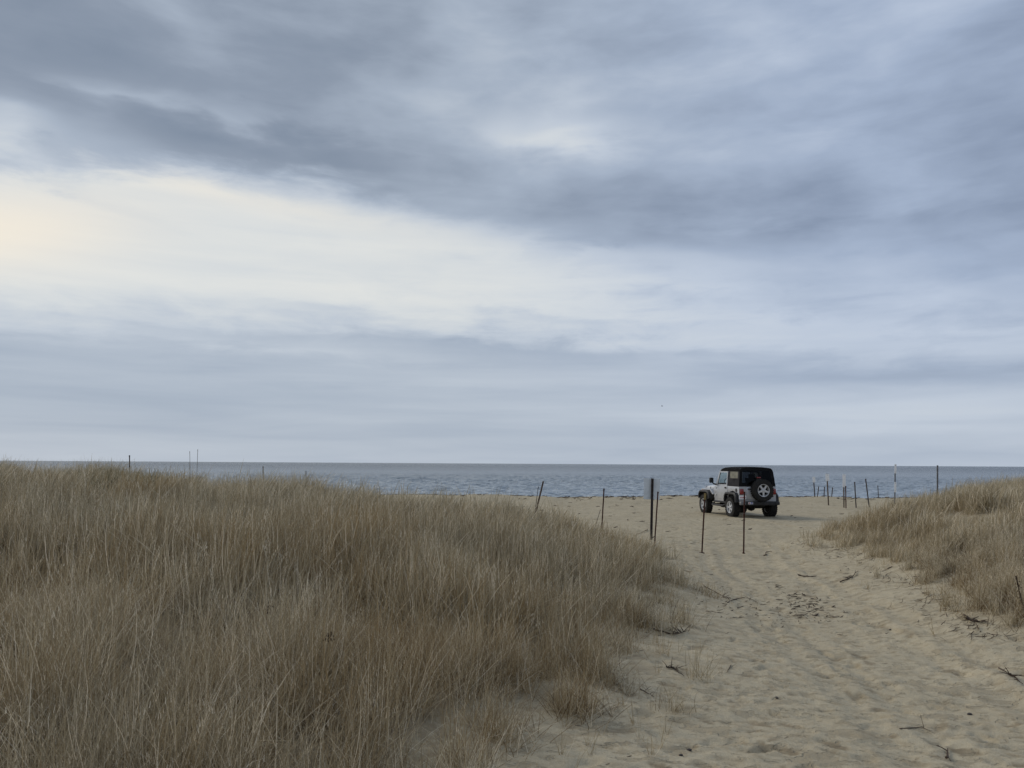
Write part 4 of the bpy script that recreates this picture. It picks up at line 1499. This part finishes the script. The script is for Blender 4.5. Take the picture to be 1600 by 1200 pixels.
# wrack: bits of seaweed, bark and straw nobody could count
def bits(name, items, mat, label):
    """items: (x, y, length, width, angle) flakes lying on the sand, built as bent slivers with depth"""
    V = []; Q = []
    for (x, y, L, W_, a, up) in items:
        z = float(gz(x, y)[0]) + W_ * 0.4
        curl = rng.normal(0, 1.1); W_ = W_ * rng.uniform(0.4, 1.3); ns = 4
        px_, py_ = x - math.cos(a) * L / 2, y - math.sin(a) * L / 2
        n0 = len(V)
        for k_ in range(ns + 1):
            f = k_ / ns
            ww = W_ * .5 * (0.35 + math.sin(math.pi * (0.12 + 0.76 * f)) * rng.uniform(0.6, 1.2))
            c_, s_ = math.cos(a), math.sin(a)
            lift = up * f * f + rng.uniform(-0.3, 0.6) * W_
            for (o1, o2) in ((-1, -.6), (1, -.6), (0, 1.0)):
                V.append((px_ - s_ * ww * o1, py_ + c_ * ww * o1, z + lift + ww * o2))
            px_ += c_ * L / ns; py_ += s_ * L / ns
            a += curl / ns + rng.normal(0, .25)
            if k_:
                b0 = n0 + 3 * (k_ - 1)
                for q_ in range(3):
                    Q.append((b0 + q_, b0 + (q_ + 1) % 3, b0 + 3 + (q_ + 1) % 3, b0 + 3 + q_))
    me_ = mesh_np(name, np.array(V), np.array(Q))
    o = link(name, me_, mat)
    tag(o, label, 'beach debris', kind='stuff')
    return o


it = []
for (cx, cy, sx_, sy__, n, mx_) in ((1240, 928, 9, 3, 10, 1), (1248, 938, 14, 6, 34, 1), (1262, 947, 16, 5, 34, 1), (1272, 960, 22, 5, 42, 1), (1216, 917, 4, 1.5, 8, 1), (1185, 940, 10, 4, 10, .8),
                                 (1195, 960, 22, 7, 22, .8), (1230, 965, 45, 10, 36, .7), (1255, 935, 45, 12, 40, .6), (1327, 897, 8, 4, 8, 1), (1130, 950, 24, 16, 40, .8), (1324, 903, 3, 1, 5, 1.2)):
    for k in range(int(n * 1.15)):
        p = hit(rng.normal(cx, sx_), rng.normal(cy, sy__))
        it.append((p.x, p.y, rng.uniform(.02, .12) * mx_, rng.uniform(.003, .012) * mx_, rng.uniform(-.7, .7) if rng.random() < .7 else rng.uniform(0, 3.1), rng.uniform(0, .018)))
bits('seaweed_wrack', it, wrackm, 'scattered dark seaweed and bark bits in the middle of the sand path')
it = []
n = 0
while n < 520:
    y = 3.4 + 24 * rng.random() ** 1.6
    x = rng.uniform(-1, 9.5)
    d = max(sdist(LEFT, np.array([x]), np.array([y]))[0], sdist(RIGHT, np.array([x]), np.array([y]))[0])
    if d > 0.3: continue
    pr = 0.07 + 0.93 * math.exp(min(d, 0) / 0.35)
    if rng.random() > pr: continue
    sc = 1.0 if y > 9 else .5
    it.append((x, y, rng.uniform(.03, .14) * sc, rng.uniform(.003, .008) * sc, rng.uniform(-.8, .8), rng.uniform(0, .014)))
    n += 1
for k in range(220):   # line of roots below the right grass
    q = rng.integers(0, 7)
    a, b_ = RIGHT[q], RIGHT[q + 1]
    f = rng.random()
    x = a[0] + (b_[0] - a[0]) * f - abs(rng.normal(0, .28)); y = a[1] + (b_[1] - a[1]) * f - abs(rng.normal(0, .2))
    it.append((x, y, rng.uniform(.05, .18), rng.uniform(.003, .008), rng.uniform(0.0, 1.0), rng.uniform(0, .06)))
bits('plant_litter', it, litterm, 'bits of straw, root and bark strewn along the edges of the sand path')
it = []
for k in range(420):
    x = rng.uniform(-14, 34); y = 43.0 + rng.normal(0, 1.0) + 0.02 * abs(x)
    it.append((x, y, rng.uniform(.08, .45), rng.uniform(.012, .05), rng.uniform(-.4, .4), rng.uniform(0, .02)))
for k in range(160):
    x = rng.uniform(-4, 26); y = rng.uniform(20, 44)
    it.append((x, y, rng.uniform(.06, .22), rng.uniform(.01, .03), rng.uniform(-.4, .4), rng.uniform(0, .02)))
bits('tide_wrack', it, wrackm, 'thin dark line of seaweed along the crest of the far beach')

# small stones
stonem = material('dark_pebble', (0.06, 0.05, 0.045), 0.8, var=0.3)
for (px, py, r_, lab) in ((1515, 1117, 0.018, 'dark round pebble on the lower right of the path'),
                         (1077, 1173, 0.014, 'dark pebble near the bottom left of the path'),
                         (1214, 1091, 0.011, 'small dark pebble in the middle of the path'),
                         (1064, 1181, 0.012, 'reddish brown pebble left of the dark one near the bottom'),
                         (1391, 990 - 5, 0.012, 'tiny dark pebble right of the seaweed patch')):
    p = hit(px, py)
    bm = BM()
    bmesh.ops.create_icosphere(bm, subdivisions=2, radius=r_)
    rr = random.Random(px)
    for v_ in bm.verts:
        v_.co *= 1 + rr.uniform(-.15, .15)
        v_.co.z *= 0.6; v_.co.x *= 1.25
    o = from_bm('pebble', bm, stonem, None, 60)
    o.location = p + Vector((0, 0, r_ * .3))
    tag(o, lab, 'pebble')

# a gull far out over the water
gm = material('gull_plumage', (0.16, 0.16, 0.17), 0.8, var=0.2)
gc = at(1034.5, 634.5, 160.0)
gull = empty('gull', gc, R(70))
tag(gull, 'tiny distant gull flying over the sea above and left of the vehicle', 'bird')
bm = BM()
tube(bm, [(0, 0.22, 0), (0, 0.16, 0.01), (0, 0.04, 0), (0, -0.10, 0), (0, -0.22, 0.01)], [0.01, 0.035, 0.06, 0.05, 0.012], 8)
from_bm('body', bm, gm, gull, 60)
for s_ in (-1, 1):
    bm = BM()
    pr = [(0, .07, -.08, 0.02), (.22, .10, -.03, .10), (.42, .02, -.07, .06), (.60, -.10, -.12, .02)]
    up = []; lo_ = []
    for x, y0_, y1_, z in pr:
        up.append((bm.verts.new((s_ * x, y0_, z + .008)), bm.verts.new((s_ * x, y1_, z + .004)))); lo_.append((bm.verts.new((s_ * x, y0_, z - .004)), bm.verts.new((s_ * x, y1_, z))))
    for i in range(3):
        bm.faces.new((up[i][0], up[i + 1][0], up[i + 1][1], up[i][1])); bm.faces.new((lo_[i][0], lo_[i][1], lo_[i + 1][1], lo_[i + 1][0]))
        bm.faces.new((up[i][0], lo_[i][0], lo_[i + 1][0], up[i + 1][0])); bm.faces.new((up[i][1], up[i + 1][1], lo_[i + 1][1], lo_[i][1]))
    bm.faces.new((up[0][0], up[0][1], lo_[0][1], lo_[0][0])); bm.faces.new((up[3][0], lo_[3][0], lo_[3][1], up[3][1]))
    from_bm('wing', bm, gm, gull)
